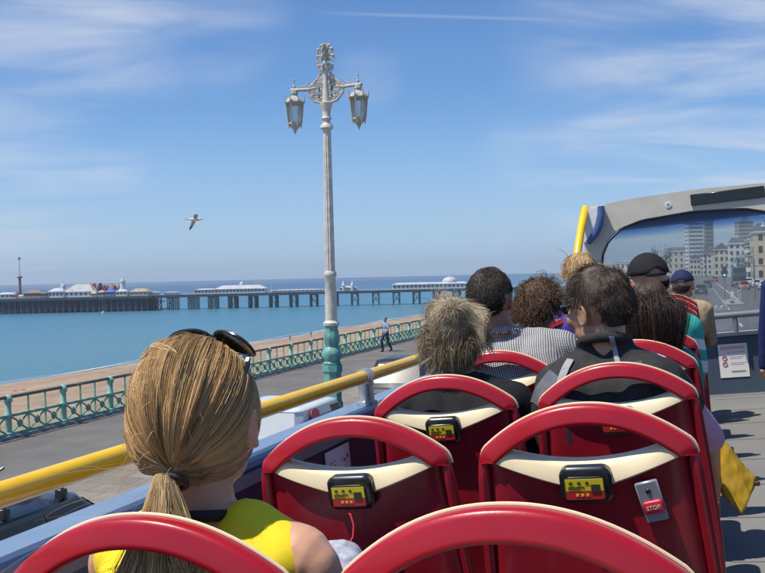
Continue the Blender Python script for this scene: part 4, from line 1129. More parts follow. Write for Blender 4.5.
def hand_shapes(mb, w, d, up, side, curl=.5, spread=.0):
    """a hand at wrist w pointing along d, back of the hand towards up, thumb on the given side (+1/-1)"""
    d = V(d).normalized(); up = (V(up) - d * V(up).dot(d)).normalized(); s = d.cross(up).normalized() * side
    w = V(w)
    mtx = Matrix((s, d, up)).transposed()
    mb.ell(w + d * .045, (.040, .055, .017), 14, 10, mtx)
    mb.cap(w - d * .01, w + d * .03, .026, .026)
    for k, (off, ln) in enumerate(((.030, .070), (.010, .080), (-.010, .075), (-.029, .058))):
        p = w + d * .088 + s * off; dirn = d + s * off * 1.2
        for j, (fr, rr) in enumerate(((.45, .0088), (.32, .0080), (.25, .0070))):
            a = curl * (j + .5) * .75
            q = (dirn * math.cos(a) - up * math.sin(a)).normalized()
            e = p + q * ln * fr; mb.cap(p, e, rr, rr * .93, 8); p = e
    t0 = w + d * .025 + s * .030; t1 = t0 + (d * .6 + s * .75 - up * .25).normalized() * .040; t2 = t1 + (d * .9 + s * .25 - up * .4).normalized() * .032
    mb.cap(t0, t1, .0125, .0105, 8); mb.cap(t1, t2, .0105, .0085, 8)

def ear(mb, P, sx, hs, out):
    x = sx * (.076 + out)
    pts = [P(x + sx * (.004 + .006 * math.sin(k / 9 * math.pi)), -.004 + .016 * math.cos(q) - .004, -.022 + .028 * math.sin(q)) for k, q in ((k, R(20 + 215 * k / 9)) for k in range(10))]
    for a, b_ in zip(pts, pts[1:]): mb.cap(a, b_, .0048 * hs, .0048 * hs, 8)
    mb.cap(P(x, .004, -.040), P(x + sx * .004, -.004, -.048), .0075 * hs, .007 * hs, 8)
    mb.cap(P(x + sx * .002, -.008, -.010), P(x + sx * .002, -.006, -.036), .0085 * hs, .007 * hs, 8)
    mb.cap(P(x, .010, -.018), P(x + sx * .002, .009, -.030), .0055 * hs, .0055 * hs, 8)

def head_shapes(mb, H, hs=1.0):
    """H: 4x4 of the head (x right, y face, z up); hs size"""
    m3 = H.to_3x3()
    def P(x, y, z): return H @ V((x * hs, y * hs, z * hs))
    def E_(c, r_, n=16, mm=12): mb.ell(P(*c), [q * hs for q in r_], n, mm, m3)
    E_((0, -.006, .012), (.074, .092, .096), 24, 16)
    E_((0, .026, -.030), (.066, .066, .074), 20, 14); E_((0, .026, -.068), (.057, .060, .046), 20, 14); E_((0, .056, -.094), (.032, .030, .024))
    for sx in (1, -1):
        E_((sx * .034, .060, -.030), (.030, .030, .030)); E_((sx * .044, .016, -.068), (.020, .040, .034))
        ear(mb, P, sx, hs, 0)
        E_((sx * .033, .078, .008), (.024, .012, .008))
    mb.cap(P(0, .084, .0), P(0, .106, -.030), .010 * hs, .0135 * hs, 10); E_((.011, .094, -.036), (.009, .010, .008)); E_((-.011, .094, -.036), (.009, .010, .008))
    E_((0, .084, -.062), (.024, .010, .006)); E_((0, .082, -.072), (.020, .010, .007)); E_((0, .072, -.048), (.03, .02, .02))

def person(label, top, seat_y=None, yaw=0, nod=0, hs=1.0, sw=.19, skinm=SK_TAN, male=True, shirt=None, sleeve=.55, trousers=None, fold=.0035,
           root_y=None, root_x=None, lean=0, arms=None, torso_scale=1.0, voxel=.008, collar=None, shoes=None, seed=1, twist=0, hair_h=.012, neck=.16, shirt_name='shirt', extra_skin=None, belly=1.0):
    """top: head-top point of the figure in bus coordinates. Returns root, head matrix (root-local)"""
    rx = top.x if root_x is None else root_x; ry = root_y
    root = thing('person', label, 'person', BUS @ T(rx, ry, FLOOR) @ RZ(twist))
    li = (T(rx, ry, FLOOR) @ RZ(twist)).inverted()
    tp = li @ V((top.x, top.y, top.z))
    Hc = tp + V((0, 0, -(.108 * hs + hair_h)))
    Hm = Matrix.Translation(Hc) @ RZ(yaw) @ Matrix.Rotation(nod, 4, 'X')
    Tt = tp.z
    nb = V((Hc.x * .6, Hc.y * .35 - .03, Hc.z - neck))                      # base of the neck
    zs = nb.z - .055; sx0 = nb.x * .8; ys = nb.y - .01
    hip = V((0, .05, .55))
    sk = MB(); head_shapes(sk, Hm, hs)
    nr = .056 if male else .046
    sk.cap(Hm @ V((0, -.018, -.06)), nb + V((0, .0, -.03)), nr, nr * 1.12, 16)
    ts = torso_scale
    chest = V((sx0 * .9, ys - .0, zs - .13)); waist = (chest + hip) / 2 + V((0, -.01, -.03))
    def torso(mb, g, low=True):
        for s in (1, -1):
            mb.cap((nb.x + s * .03, nb.y - .01, nb.z - .005), (sx0 + s * (sw - .02), ys, zs), .040 + g, .050 * ts + g, 14)
            mb.ell((sx0 + s * sw * .52, ys - .02, zs - .10), (sw * .50 + g, .105 * ts + g, .15 + g))
        mb.ell(chest, (sw * .93 * ts + g, .118 * ts + g, .19 + g), 20, 14)
        mb.ell(waist, (sw * .80 * ts * belly + g, .112 * ts * belly + g, .20 + g), 20, 14)
        if low: mb.ell(hip, (sw * .92 * ts + g, .125 * ts + g, .13 + g), 20, 14)
        if not male:
            for s in (1, -1): mb.ell(chest + V((s * .075, .085, -.03)), (.06 + g, .05 + g, .06 + g))
    torso(sk, 0)
    A = arms or {}
    joints = {}
    for s, key in ((1, 'r'), (-1, 'l')):
        sh = V((sx0 + s * sw, ys, zs - .01))
        el, wr = A.get(key, (V((s * (sw + .045), ys + .07, zs - .285)), V((s * .10, .30, .665))))
        el = V(el); wr = V(wr); joints[key] = (sh, el, wr)
        ar = (.045, .036, .026) if male else (.038, .031, .022)
        sk.cap(sh, el, ar[0] * 1.05, ar[1], 14); sk.cap(el, wr, ar[1], ar[2], 14)
        fd = A.get(key + 'd', ((wr - el).normalized() * .6 + V((-s * .15, .5, -.35))))
        hand_shapes(sk, wr, fd, A.get(key + 'u', (0, .3, 1)), -s * A.get(key + 't', 1), A.get(key + 'c', .55))
    for s in (1, -1):
        hp, kn, an = V((s * .09, .06, .545)), V((s * .115, .46, .555)), V((s * .115, .43, .11))
        sk.cap(hp, kn, .078, .056, 16); sk.cap(kn, an, .054, .037, 14); sk.cap(an + V((0, -.03, -.05)), an + V((0, .14, -.075)), .034, .030)
    if extra_skin: extra_skin(sk, Hm)
    me = remesh(sk, voxel, 3, 'body'); o = link_mesh(me, 'body', skinm, root)
    # eyes
    for s in (1, -1):
        e = MB().ell(Hm @ V((s * .031 * hs, .0785 * hs, -.002 * hs)), (.0125 * hs,) * 3, 12, 8).build('eye', EYEW, o)
        MB().ell(Hm @ V((s * .031 * hs, .0875 * hs, -.002 * hs)), (.0058 * hs,) * 3, 10, 6).build('iris', IRIS, o)
    # clothes
    if shirt:
        cl = MB(); torso(cl, .012)
        for s, key in ((1, 'r'), (-1, 'l')):
            sh, el, wr = joints[key]
            if sleeve <= 0: continue
            a = .052 if male else .045
            if sleeve <= .5: cl.cap(sh, sh + (el - sh) * sleeve * 2, a * 1.12, a * 1.05, 14)
            else:
                cl.cap(sh, el, a * 1.08, a * .95, 14); cl.cap(el, el + (wr - el) * (sleeve - .5) * 2, a * .95, a * .78, 14)
        if collar:
            for q in range(14):
                an = q / 14 * 2 * math.pi; an2 = (q + 1) / 14 * 2 * math.pi
                f = lambda t: nb + V(((nr * 1.12 + .012) * math.cos(t), (nr * 1.12 + .012) * math.sin(t) - .004, .018 - .016 * math.sin(t)))
                cl.cap(f(an), f(an2), .012, .012, 8)
        me = remesh(cl, max(voxel, .008), 5, shirt_name, fold, 9, seed); link_mesh(me, shirt_name, shirt, root)
    if trousers:
        tr = MB(); tr.ell(hip, (sw * .92 * ts + .018, .143, .145), 20, 14)
        for s in (1, -1):
            hp, kn, an = V((s * .09, .06, .545)), V((s * .115, .46, .555)), V((s * .115, .43, .11))
            tr.cap(hp, kn, .092, .070, 16); tr.cap(kn, an, .070, .056, 14)
        me = remesh(tr, .01, 5, 'trousers', .005, 9, seed + 9); link_mesh(me, 'trousers', trousers, root)
    shm = shoes or mat('shoe_dark', (.03, .028, .027), .5, var=.2)
    for s in (1, -1):
        f = MB().cap((s * .115, .41, .055), (s * .118, .55, .04), .045, .036, 12)
        me = remesh(f, .01, 3, 'shoe'); link_mesh(me, 'shoe', shm, root)
    return root, Hm, o, joints, nb

def headtop(px, py, Y): return BUSI @ at(px, py, Y=Y)
def hair_on(root, Hm, parts, m=None, name='hair'):
    o = hair_object(name, parts, root, m or hair_mat()); o.matrix_local = Hm @ T(0, -.006, .011); return o
fabric = lambda n, c, v=.12, s=30, b=.08: mat(n, c, .85, var=v, scale=s, bump=b, bscale=220, spec=.25)

# --- woman with the ponytail -------------------------------------------------------------
yellow = fabric('yellow_jersey', (.92, .72, .03), .05, 25, .05)
denim = mat('pale_denim', (.40, .42, .50), .9, var=.35, scale=60, bump=.1, bscale=200, spec=.2)
tp = headtop(188, 334.5, 1.30)
root, Hm, body, jt, nb = person('woman with a fair ponytail, yellow top and sunglasses pushed up on her head', tp, root_y=1.36, yaw=R(8), nod=R(3), hs=1.02, sw=.178, skinm=SK_PALE, male=False,
    shirt=None, trousers=denim, seed=2, hair_h=.016, extra_skin=lambda mb, H: [ear(mb, lambda x, y, z: H @ V((x, y, z)), s, 1.0, .013) for s in (1, -1)], voxel=.005, twist=R(-4))
sh_ = MB()
for s in (1, -1):
    a = jt['r' if s > 0 else 'l'][0]
    sh_.cap(nb + V((s * .075, -.012, -.020)), V((s * .135, nb.y - .02, nb.z - .055)), .053, .056, 12)
    sh_.ell((s * .085, nb.y - .035, nb.z - .13), (.092, .092, .125)); sh_.cap((s * .02, nb.y - .045, nb.z - .055), (s * .12, nb.y - .035, nb.z - .07), .040, .045)
sh_.ell((0, nb.y - .02, nb.z - .21), (.172, .128, .16), 20, 14); sh_.ell((0, .0, .70), (.15, .135, .22), 20, 14)
for s in (1, -1): sh_.ell((s * .075, nb.y + .075, nb.z - .215), (.072, .062, .072))
me = remesh(sh_, .008, 5, 'tank_top', .0045, 12, 4); link_mesh(me, 'tank_top', yellow, root)
# seam of the strap
# black strap round her neck
st = MB(); pts = []
for k in range(25):
    t = k / 24 * 2 * math.pi
    pts.append(nb + V((.060 * math.cos(t) + .0, .064 * math.sin(t) - .006, .010 - .012 * math.sin(t))))
st.tube(pts, .0085, 8); st.build('neck_strap', mat('strap_black', (.012, .012, .013), .6), root)
E1 = np.array((.084, .106, .110))
tie = np.array((.004, -.100, -.070)); tied = tie / E1; tied /= np.linalg.norm(tied)
ok1 = hairline(.50, -.10, -.98)
d = roots(17500, ok1)
hl = roots(5000, lambda q: ok1(q) & ~hairline(.60, .05, -.9)(q)); d = np.concatenate([d, hl])
n = len(d); seg = 16
# strands above the crown first fall back over the top, then gather at the tie
t = np.linspace(0, 1, seg)[None, :, None]
dot = np.clip((d @ tied), -1, 1); om = np.arccos(dot)[:, None, None] + 1e-4
Dd = (np.sin((1 - t) * om) * d[:, None] + np.sin(t * om) * tied[None, None]) / np.sin(om)
Dd /= np.linalg.norm(Dd, axis=2, keepdims=True)
lay = rng.uniform(0, 1, (n, 1, 1)) ** 1.2
lock = lumps(d * 1.0, 9, 3)[:, :1][:, None]
prof = 1.02 + .026 * lay + .035 * np.sin(np.pi * np.clip(t, 0, 1)) + .018 * lock * np.sin(np.pi * t)
P = Dd * E1 * prof
side = lumps(d, 7, 9)[:, None] * .006 * np.sin(np.pi * t) + lumps(d, 22, 19)[:, None] * .0022 * np.sin(np.pi * t)
P = P + side + rng.normal(0, .0006, (n, 1, 3)) * np.sin(np.pi * t)
pull = np.clip((t - .75) / .25, 0, 1) ** 1.5
tgt = tie[None, None] + (P - tie) * .20 * np.ones_like(t)
P = P * (1 - pull) + tgt * pull
rad = np.full((n, seg), .00031) * (1 + rng.normal(0, .25, (n, 1))); rad = np.abs(rad)
cols = [(.50, .30, .12), (.38, .21, .08), (.66, .45, .22), (.24, .13, .05), (.80, .62, .36)]
wts = [4, 3.2, 2.2, 1.8, .8]
lockc = lumps(d, 14, 30)[:, :1]
c1 = palette(n, cols, wts, .08) * .42 + .58 * np.array((.50, .315, .138)); c1 = c1 * 1.08 * np.clip(1 + .34 * lockc + .18 * lumps(d, 30, 31)[:, :1], .45, 1.8)
parts = [strands_arrays(P, rad, np.clip(c1, 0, .9))]
parts.append(cap_arrays(E1, hairline(.55, .02, -.95), (.34, .21, .095), scale=1.03))
# loose lock lying across the top
m_ = 16; base = np.array((-.035, -.055, .1205))
tt = np.linspace(0, 1, 12)
for (a, b_, z, cc) in (((-.05, -.03, .116), (.02, -.075, .103), .012, (.72, .55, .30)), ((-.065, -.04, .104), (-.03, -.015, .120), .008, (.66, .48, .25))):
    a, b_ = np.array(a), np.array(b_)
    Q = a + (b_ - a) * tt[:, None]; Q = Q / (np.linalg.norm(Q / E1, axis=1, keepdims=True)) * 1.085
    Q = Q[None] + rng.normal(0, .0022, (m_, 1, 3)) + rng.normal(0, .0006, (m_, 12, 3))
    parts.append(strands_arrays(Q, np.full((m_, 12), .0007), palette(m_, [cc], [1], .12)))
hair_on(root, Hm, parts, hair_mat('hair_fair', .45, .3))
tb = MB(); tcn = V(tie) + V((0, -.002, -.002))
tb.tube([tcn + V((.021 * math.cos(q), -.004 - .012 * math.sin(q), .013 * math.sin(q) - .002)) for q in [k * math.pi / 10 for k in range(21)]], .0042, 10)
o = tb.build('hair_tie', mat('hair_tie_dark', (.03, .02, .02), .7), root); o.matrix_local = Hm
# ponytail
n = 6500; seg = 16; t = np.linspace(0, 1, seg)
lm = (Hm.inverted() @ V((0, 0, 0)))
cl_ = np.stack([-.004 - .016 * t + .006 * np.sin(t * 5), -.108 - .052 * np.sin(np.clip(t * 1.5, 0, 1) * math.pi * .62) + .028 * np.clip(t - .4, 0, 1), -.070 - .29 * t + .03 * np.exp(-t * 7) - .03], 1)
a = rng.uniform(0, 2 * math.pi, (n, 1)); q = np.sqrt(rng.uniform(0, 1, (n, 1)))
wd = .013 + .056 * np.clip(t * 2.2, 0, 1) ** 1.1 - .012 * np.clip(t - .6, 0, 1); dp = .012 + .024 * np.clip(t * 2.2, 0, 1)
off = np.stack([q * np.cos(a) * wd[None], q * np.sin(a) * dp[None], np.zeros((n, seg))], -1)
ln = 1 - .35 * rng.uniform(0, 1, (n, 1, 1)) ** 2
tl = (t[None, :, None] * ln)
clb = np.stack([np.interp(tl[..., 0], t, cl_[:, k]) for k in range(3)], -1)
lk = np.floor(a * 3.2) + 7 * np.floor(q * 2.5)
wv = np.stack([np.sin(lk * 2.3 + t[None] * (5 + 4 * np.sin(lk * 1.7)) + 2) * .017 * t[None] ** .6, np.cos(lk * 1.3 + t[None] * 7) * .012 * t[None] ** .6, .02 * np.sin(lk) * t[None]], -1)
P = clb + off + wv + rng.normal(0, .006, (n, 1, 3)) * t[None, :, None] ** .7
rad = np.linspace(.00042, .0003, seg)[None] * np.ones((n, 1))
c2 = palette(n, [(.60, .42, .20), (.48, .31, .135), (.74, .57, .33), (.33, .205, .085)], [4, 3, 2, 1], .10) * np.clip(1 + .35 * np.sin((np.floor(a * 3.2) + 7 * np.floor(q * 2.5)) * 3.7), .55, 1.5)
pn_ = [strands_arrays(P, rad, c2)]
# fly-aways carried to the left by the wind
n = 44; t = np.linspace(0, 1, 16)
s0 = np.array((-.03, -.085, -.07)) + rng.normal(0, .022, (n, 3)); L_ = rng.uniform(.05, .20, (n, 1))
yv = rng.normal(-.06, .10, (n, 1)); zv = rng.normal(.02, .20, (n, 1)); low = rng.uniform(0, 1, (n, 1)) > .55
s0 = np.where(low, s0 + np.array((0, -.04, -.12)), s0); zv = np.where(low, zv - .22, zv)
P = np.stack([s0[:, :1] - L_ * t[None], s0[:, 1:2] + yv * t[None] * L_ * 3, s0[:, 2:3] + zv * L_ * t[None] * 1.3 + .018 * np.sin(t[None] * 3 + L_ * 30) * t[None] - .03 * t[None] ** 2], -1)
pn_.append(strands_arrays(P, np.linspace(.00025, .00012, 16)[None] * np.ones((n, 1)), palette(n, [(.55, .36, .15), (.4, .24, .09), (.66, .48, .25)], [2, 2, 1], .15)))
# short stray hairs over the head outline
dd = roots(130, hairline(.6, .1, -.6)); Pq, rq = grow(E1 * 1.05, dd, .035, 8, lift=.35, clump=.6, cf=5, jit=.35, grav=.5, seed=40, r0=.0004, r1=.0002, flow_dir=(-.35, -.3, 0))
pn_.append(strands_arrays(Pq, rq, palette(130, [(.6, .42, .2)], [1], .2)))
hair_on(root, Hm, pn_, hair_mat('hair_fair', .45, .3), 'ponytail')
# pale bundled jacket on her lap
jp = BUSI @ at(312, 553, Y=1.70)
jk = thing('folded_jacket', "pale grey jacket bundled on the ponytailed woman's lap", 'jacket', BUS @ T(jp.x, jp.y, jp.z) @ Matrix.Diagonal((1.3, 1.2, 1.0, 1)))
jm = MB(); jm.ell((0, .02, -.10), (.10, .10, .11)); jm.ell((-.10, .03, -.13), (.11, .09, .09)); jm.cap((.05, .0, -.05), (.11, -.03, -.17), .035, .03); jm.cap((-.06, -.05, -.06), (.05, -.06, -.10), .03, .035); jm.ell((-.02, .05, -.2), (.15, .11, .06))
link_mesh(remesh(jm, .006, 4, 'cloth', .012, 16, 5), 'cloth', denim, jk)
# sunglasses pushed up
sg = thing('sunglasses', 'black sunglasses pushed up on the ponytailed woman\'s hair', 'sunglasses', root.matrix_world @ Hm @ T(.0, -.006, .039) @ RZ(R(-10)) @ Matrix.Rotation(R(6), 4, 'Y') @ Matrix.Rotation(R(47), 4, 'X'))
lensm = mat('dark_lens', (.008, .013, .013), .16, var=0, coat=.15); frm = mat('glasses_frame', (.015, .015, .016), .2, var=0, coat=.5)
for s in (1, -1):
    ln_ = MB(); rings = []
    for k in range(22):
        q = k / 22 * 2 * math.pi
        x = .036 * math.copysign(abs(math.cos(q)) ** .8, math.cos(q)); z = .027 * math.copysign(abs(math.sin(q)) ** .8, math.sin(q))
        rings.append((s * (.040) + x, z - .002 * s * 0, x))
    f_ = lambda e, dy: [(x * 1.0 + 0, .098 + dy - 5.2 * x * x * .55 , z) for x, z, _ in [(s * .040 + (p[0] - s * .040) * e, p[1] * e, 0) for p in rings]]
    ln_.loft([f_(.2, .005), f_(.6, .004), f_(1, .0015), f_(1, -.0008), f_(.6, .0015), f_(.2, .0025)]); lo = ln_.build('lens', lensm, sg)
    rim = f_(1, .001); MB().tube(rim + [rim[0], rim[1]], .0024, 8).build('rim', frm, lo)
    MB().tube([(s * .076, .070, .006), (s * .082, .05, .004), (s * .080, -.0, -.004), (s * .070, -.05, -.012)], [.0035, .004, .0035, .003], 8).build('temple_arm', frm, sg)
    MB().box((s * .079 - .003, .055, .003), (s * .079 + .004, .064, .009), bev=.001).build('hinge', mat('hinge_silver', (.75, .75, .74), .2, metal=.8), sg)
MB().tube([(-.008, .097, .006), (0, .098, .010), (.008, .097, .006)], .0025, 8).build('bridge', frm, sg)

# --- woman with short streaked hair -------------------------------------------------------
dark = fabric('dark_top', (.014, .014, .017), .2)
jean = fabric('dark_jeans', (.03, .04, .075), .3)
tp = headtop(449, 291, 2.92)
root, Hm, body, jt, nb = person('person with short tousled blond and grey streaked hair in a dark top', tp, root_y=2.95, yaw=R(4), sw=.17, male=False, shirt=dark, sleeve=.9, trousers=jean, seed=3, hair_h=.03, collar=True, root_x=-.70)
E2 = np.array((.080, .100, .106))
ok = hairline(.40, -.55, -.95)
d = roots(14000, ok)
P, rd = grow(E2, d, .068, 12, lift=.20, clump=.8, cf=4.2, jit=.22, grav=.75, seed=12, crown=(.1, -.45, .88), r0=.00055, r1=.0003)
lc = lumps(d, 9, 77)[:, :1]
lc = lc + .6 * lumps(d, 20, 78)[:, :1]; lc = lc + .35 * d[:, 2:3]
ca_, cb_ = palette(len(d), [(.66, .52, .31), (.78, .68, .48), (.52, .45, .36)], [2, 1.5, 1], .12), palette(len(d), [(.16, .11, .065), (.26, .19, .115)], [1, 1], .15)
m_ = np.clip(.42 + .75 * lc, 0, 1); c = ca_ * m_ + cb_ * (1 - m_)
parts = [strands_arrays(P, rd, np.clip(c, .01, .85)), cap_arrays(E2, ok, (.12, .09, .06), scale=1.02)]
d2 = roots(3200, lambda q: hairline(.40, -.55, -.95)(q) & (q[:, 2] < .2))
P, rd = grow(E2, d2, .06, 12, lift=.06, clump=.4, cf=5, jit=.12, grav=1.0, seed=14, r0=.00055, r1=.0003)
parts.append(strands_arrays(P, rd, palette(len(d2), [(.36, .28, .17), (.20, .15, .09), (.12, .09, .055)], [1, 1, 1], .2)))
hair_on(root, Hm, parts, hair_mat('hair_streaked', .45, .4))

# --- man in the checked shirt --------------------------------------------------------------
def m_check():
    m, N, L, b = _nodes('checked_cotton')
    tc = N.new('ShaderNodeTexCoord'); sp = N.new('ShaderNodeSeparateXYZ')
    nz = N.new('ShaderNodeTexNoise'); nz.inputs['Scale'].default_value = 7; L.new(tc.outputs['Object'], nz.inputs[0])
    mv = N.new('ShaderNodeVectorMath'); mv.operation = 'MULTIPLY_ADD'; mv.inputs[1].default_value = (.02, .02, .02); L.new(nz.outputs['Color'], mv.inputs[0]); L.new(tc.outputs['Object'], mv.inputs[2])
    mp = N.new('ShaderNodeMapping'); mp.inputs['Rotation'].default_value = (0, R(8), 0); L.new(mv.outputs[0], mp.inputs[0]); L.new(mp.outputs[0], sp.inputs[0])
    def wave(s, k, th):
        a = N.new('ShaderNodeMath'); a.operation = 'MULTIPLY'; a.inputs[1].default_value = k; L.new(s, a.inputs[0])
        f = N.new('ShaderNodeMath'); f.operation = 'FRACT'; L.new(a.outputs[0], f.inputs[0])
        g = N.new('ShaderNodeMath'); g.operation = 'GREATER_THAN'; g.inputs[1].default_value = th; L.new(f.outputs[0], g.inputs[0]); return g.outputs[0]
    ad = N.new('ShaderNodeMath'); ad.operation = 'ADD'; L.new(sp.outputs[1], ad.inputs[0]); L.new(sp.outputs[2], ad.inputs[1])
    a, c = wave(sp.outputs[0], 118, .5), wave(ad.outputs[0], 118, .5)
    s = N.new('ShaderNodeMath'); s.operation = 'ADD'; L.new(a, s.inputs[0]); L.new(c, s.inputs[1])
    h = N.new('ShaderNodeMath'); h.operation = 'MULTIPLY'; h.inputs[1].default_value = .5; L.new(s.outputs[0], h.inputs[0])
    rp = N.new('ShaderNodeValToRGB'); rp.color_ramp.interpolation = 'CONSTANT'; e = rp.color_ramp.elements
    e[0].color = (.035, .036, .042, 1); e[1].position = .75; e[1].color = (.66, .66, .64, 1); k = e.new(.25); k.color = (.22, .21, .215, 1)
    L.new(h.outputs[0], rp.inputs[0]); L.new(rp.outputs[0], b.inputs['Base Color']); b.inputs['Roughness'].default_value = .85; return m
tp = headtop(487, 267, 3.68)
root, Hm, body, jt, nb = person('man with cropped dark hair in a black and white checked shirt', tp, root_y=3.76, yaw=R(-3), sw=.215, skinm=SK_MID, shirt=m_check(), sleeve=.42, trousers=jean, seed=5, hair_h=.006, collar=True, fold=.006, torso_scale=1.1, root_x=-.66, hs=1.06, belly=1.1)
E3 = np.array((.081, .098, .103)) * 1.04
ok = eared(hairline(.40, -.22, -.78))
d = roots(9000, ok)
P, rd = grow(E3, d, .014, 5, lift=.35, clump=.2, cf=5, jit=.2, grav=.3, seed=3, r0=.0008, r1=.0004, keep=1.0)
hair_on(root, Hm, [strands_arrays(P, rd, palette(len(d), [(.045, .033, .026), (.07, .052, .04), (.12, .095, .075)], [3, 2, .8], .2)), cap_arrays(E3, ok, (.03, .022, .018), scale=1.01)], hair_mat('hair_dark', .45, .4))

# --- curly brown hair ----------------------------------------------------------------------
purple = fabric('purple_top', (.13, .10, .42), .15)
tp = headtop(534, 275, 4.48)
root, Hm, body, jt, nb = person('person with curly brown hair in a purple top', tp, root_y=4.54, sw=.18, male=False, shirt=purple, sleeve=.6, trousers=jean, seed=6, hair_h=.03, root_x=-.69)
E4 = np.array((.090, .104, .104)); ok = hairline(.4, -.55, -.9); d = roots(4600, ok)
P, rd = grow(E4, d, .085, 16, lift=.3, clump=.5, cf=6, jit=.3, grav=.5, seed=31, curl=.55, curlf=15, r0=.0010, r1=.0006)
c = palette(len(d), [(.10, .055, .03), (.17, .095, .05), (.28, .17, .09), (.05, .03, .018)], [3, 2.5, 1.2, 2], .2)
hair_on(root, Hm, [strands_arrays(P, rd, c), cap_arrays(E4, ok, (.06, .035, .02), scale=1.02)], hair_mat('hair_brown', .42, .4))

# --- man with sunglasses and the black and grey vest ---------------------------------------
pink = fabric('pink_cotton', (.62, .36, .48), .08)
blk = fabric('vest_black', (.034, .033, .034), .25)
tp = headtop(594, 260, 2.93)
hip_ = None
# right hand holds the yellow bag beyond the edge of the seat
Lr = (T(-.275, 2.96, FLOOR)).inverted()
wl = Lr @ (BUSI @ at(713, 474, Y=3.40)); el = Lr @ (BUSI @ at(708, 438, Y=3.12))
root, Hm, body, jt, nb = person('man with thick dark hair and sunglasses in a black and grey vest over pink sleeves', tp, root_x=-.275, root_y=2.96, yaw=R(54), nod=R(-2), sw=.158, skinm=SK_TAN, shirt=pink, sleeve=.52, trousers=jean, seed=7, hair_h=.026, collar=False, hs=1.04, voxel=.005,
    arms={'r': (el, wl), 'rd': (.05, .25, -1), 'ru': (1, 0, .1), 'rc': 1.25, 'rt': 1}, torso_scale=1.0)
vm = MB(); zs = jt['r'][0].z
for s in (1, -1):
    vm.cap((nb.x + s * .03, nb.y - .012, nb.z - .0), (nb.x * .8 + s * .145, jt['r'][0].y, zs + .005), .056, .064, 14)
    _s, _e, _w = jt['r' if s > 0 else 'l']; vm.cap(_s, _s + (_e - _s) * .42, .062, .062, 14)
    vm.ell((nb.x * .8 + s * .11, nb.y - .035, zs - .10), (.125, .135, .18))
vm.ell((nb.x * .7, nb.y - .01, zs - .13), (.185, .15, .22), 20, 14); vm.ell((0, .0, .75), (.20, .155, .24), 20, 14)
for q in range(16):
    f = lambda t: nb + V((.070 * math.cos(t), .070 * math.sin(t) - .006, .052 - .020 * math.sin(t)))
    vm.cap(f(q / 16 * 6.2832), f((q + 1) / 16 * 6.2832), .017, .017, 8)
me = remesh(vm, .009, 5, 'vest', .004, 8, 11)
vest = link_mesh(me, 'vest', blk, root)
# grey shoulder panel and pale bands, laid as raised cloth strips on the vest
def on_vest(p0, p1, w, m, name, n=14, lift=.0035, frm=(0, -1, .5)):
    from mathutils.bvhtree import BVHTree
    bv = BVHTree.FromPolygons([v.co for v in vest.data.vertices], [p.vertices for p in vest.data.polygons])
    p0, p1 = V(p0), V(p1); rows = []; dr = (-V(frm)).normalized(); sd = (p1 - p0).cross(dr).normalized()
    for i in range(n + 1):
        row = []
        for j in range(5):
            q = p0 + (p1 - p0) * i / n + sd * w * (j / 4 - .5)
            h = bv.ray_cast(q - dr * .6, dr)
            row.append((h[0] + h[1] * lift) if h[0] else None)
        rows.append(row)
    mb = MB(); ok_ = [r_ for r_ in rows if all(x is not None for x in r_)]
    if len(ok_) > 1:
        k = len(mb.v); nn = len(ok_)
        vs = [x for r_ in ok_ for x in r_]; vs2 = [x + dr * .004 for x in vs]
        fs = [(i * 5 + j, i * 5 + j + 1, (i + 1) * 5 + j + 1, (i + 1) * 5 + j) for i in range(nn - 1) for j in range(4)]
        N0 = len(vs); ed = [j for j in range(4)]
        fs2 = [(a + N0, d_ + N0, c_ + N0, b_ + N0) for a, b_, c_, d_ in fs]
        rim = list(range(5)) + [i * 5 + 4 for i in range(1, nn)] + [(nn - 1) * 5 + j for j in range(3, -1, -1)] + [i * 5 for i in range(nn - 2, 0, -1)]
        fs3 = [(a, b_, b_ + N0, a + N0) for a, b_ in zip(rim, rim[1:] + rim[:1])]
        mb.add(vs + vs2, fs + fs2 + fs3); return mb.build(name, m, vest)
vgrey = fabric('vest_grey', (.13, .13, .15), .2); vpale = fabric('vest_pale_band', (.34, .34, .35), .15)
on_vest((-.215, nb.y, zs - .12), (-.13, nb.y - .03, zs - .02), .10, vgrey, 'shoulder_panel', lift=.004)
on_vest((-.155, nb.y, zs - .14), (-.105, nb.y - .02, zs + .05), .02, vpale, 'pale_band', lift=.007)
on_vest((.02, nb.y, nb.z + .03), (.03, nb.y, nb.z - .045), .014, vpale, 'pale_band', lift=.003)
on_vest((-.08, nb.y, nb.z - .08), (.10, nb.y, nb.z - .06), .016, fabric('vest_mid_grey', (.075, .075, .08), .2), 'grey_band', lift=.0025)
E5 = np.array((.081, .099, .103)) * 1.04; ok = eared(hairline(.36, -.10, -.70)); d = roots(12000, ok)
P, rd = grow(E5, d, .027 * np.clip((d[:, 2:3] + .72) / .8, .2, 1), 7, lift=.26, clump=.7, cf=7, jit=.2, grav=.35, seed=51, r0=.0007, r1=.0004, curl=.1, curlf=8)
c = palette(len(d), [(.042, .029, .021), (.07, .047, .032), (.13, .09, .06)], [3, 2, 1], .2) * np.clip(1 + .4 * lumps(d, 10, 5)[:, :1], .4, 1.7)
hair_on(root, Hm, [strands_arrays(P, rd, c), cap_arrays(E5, ok, (.02, .015, .012), scale=1.02)], hair_mat('hair_dark', .45, .4))
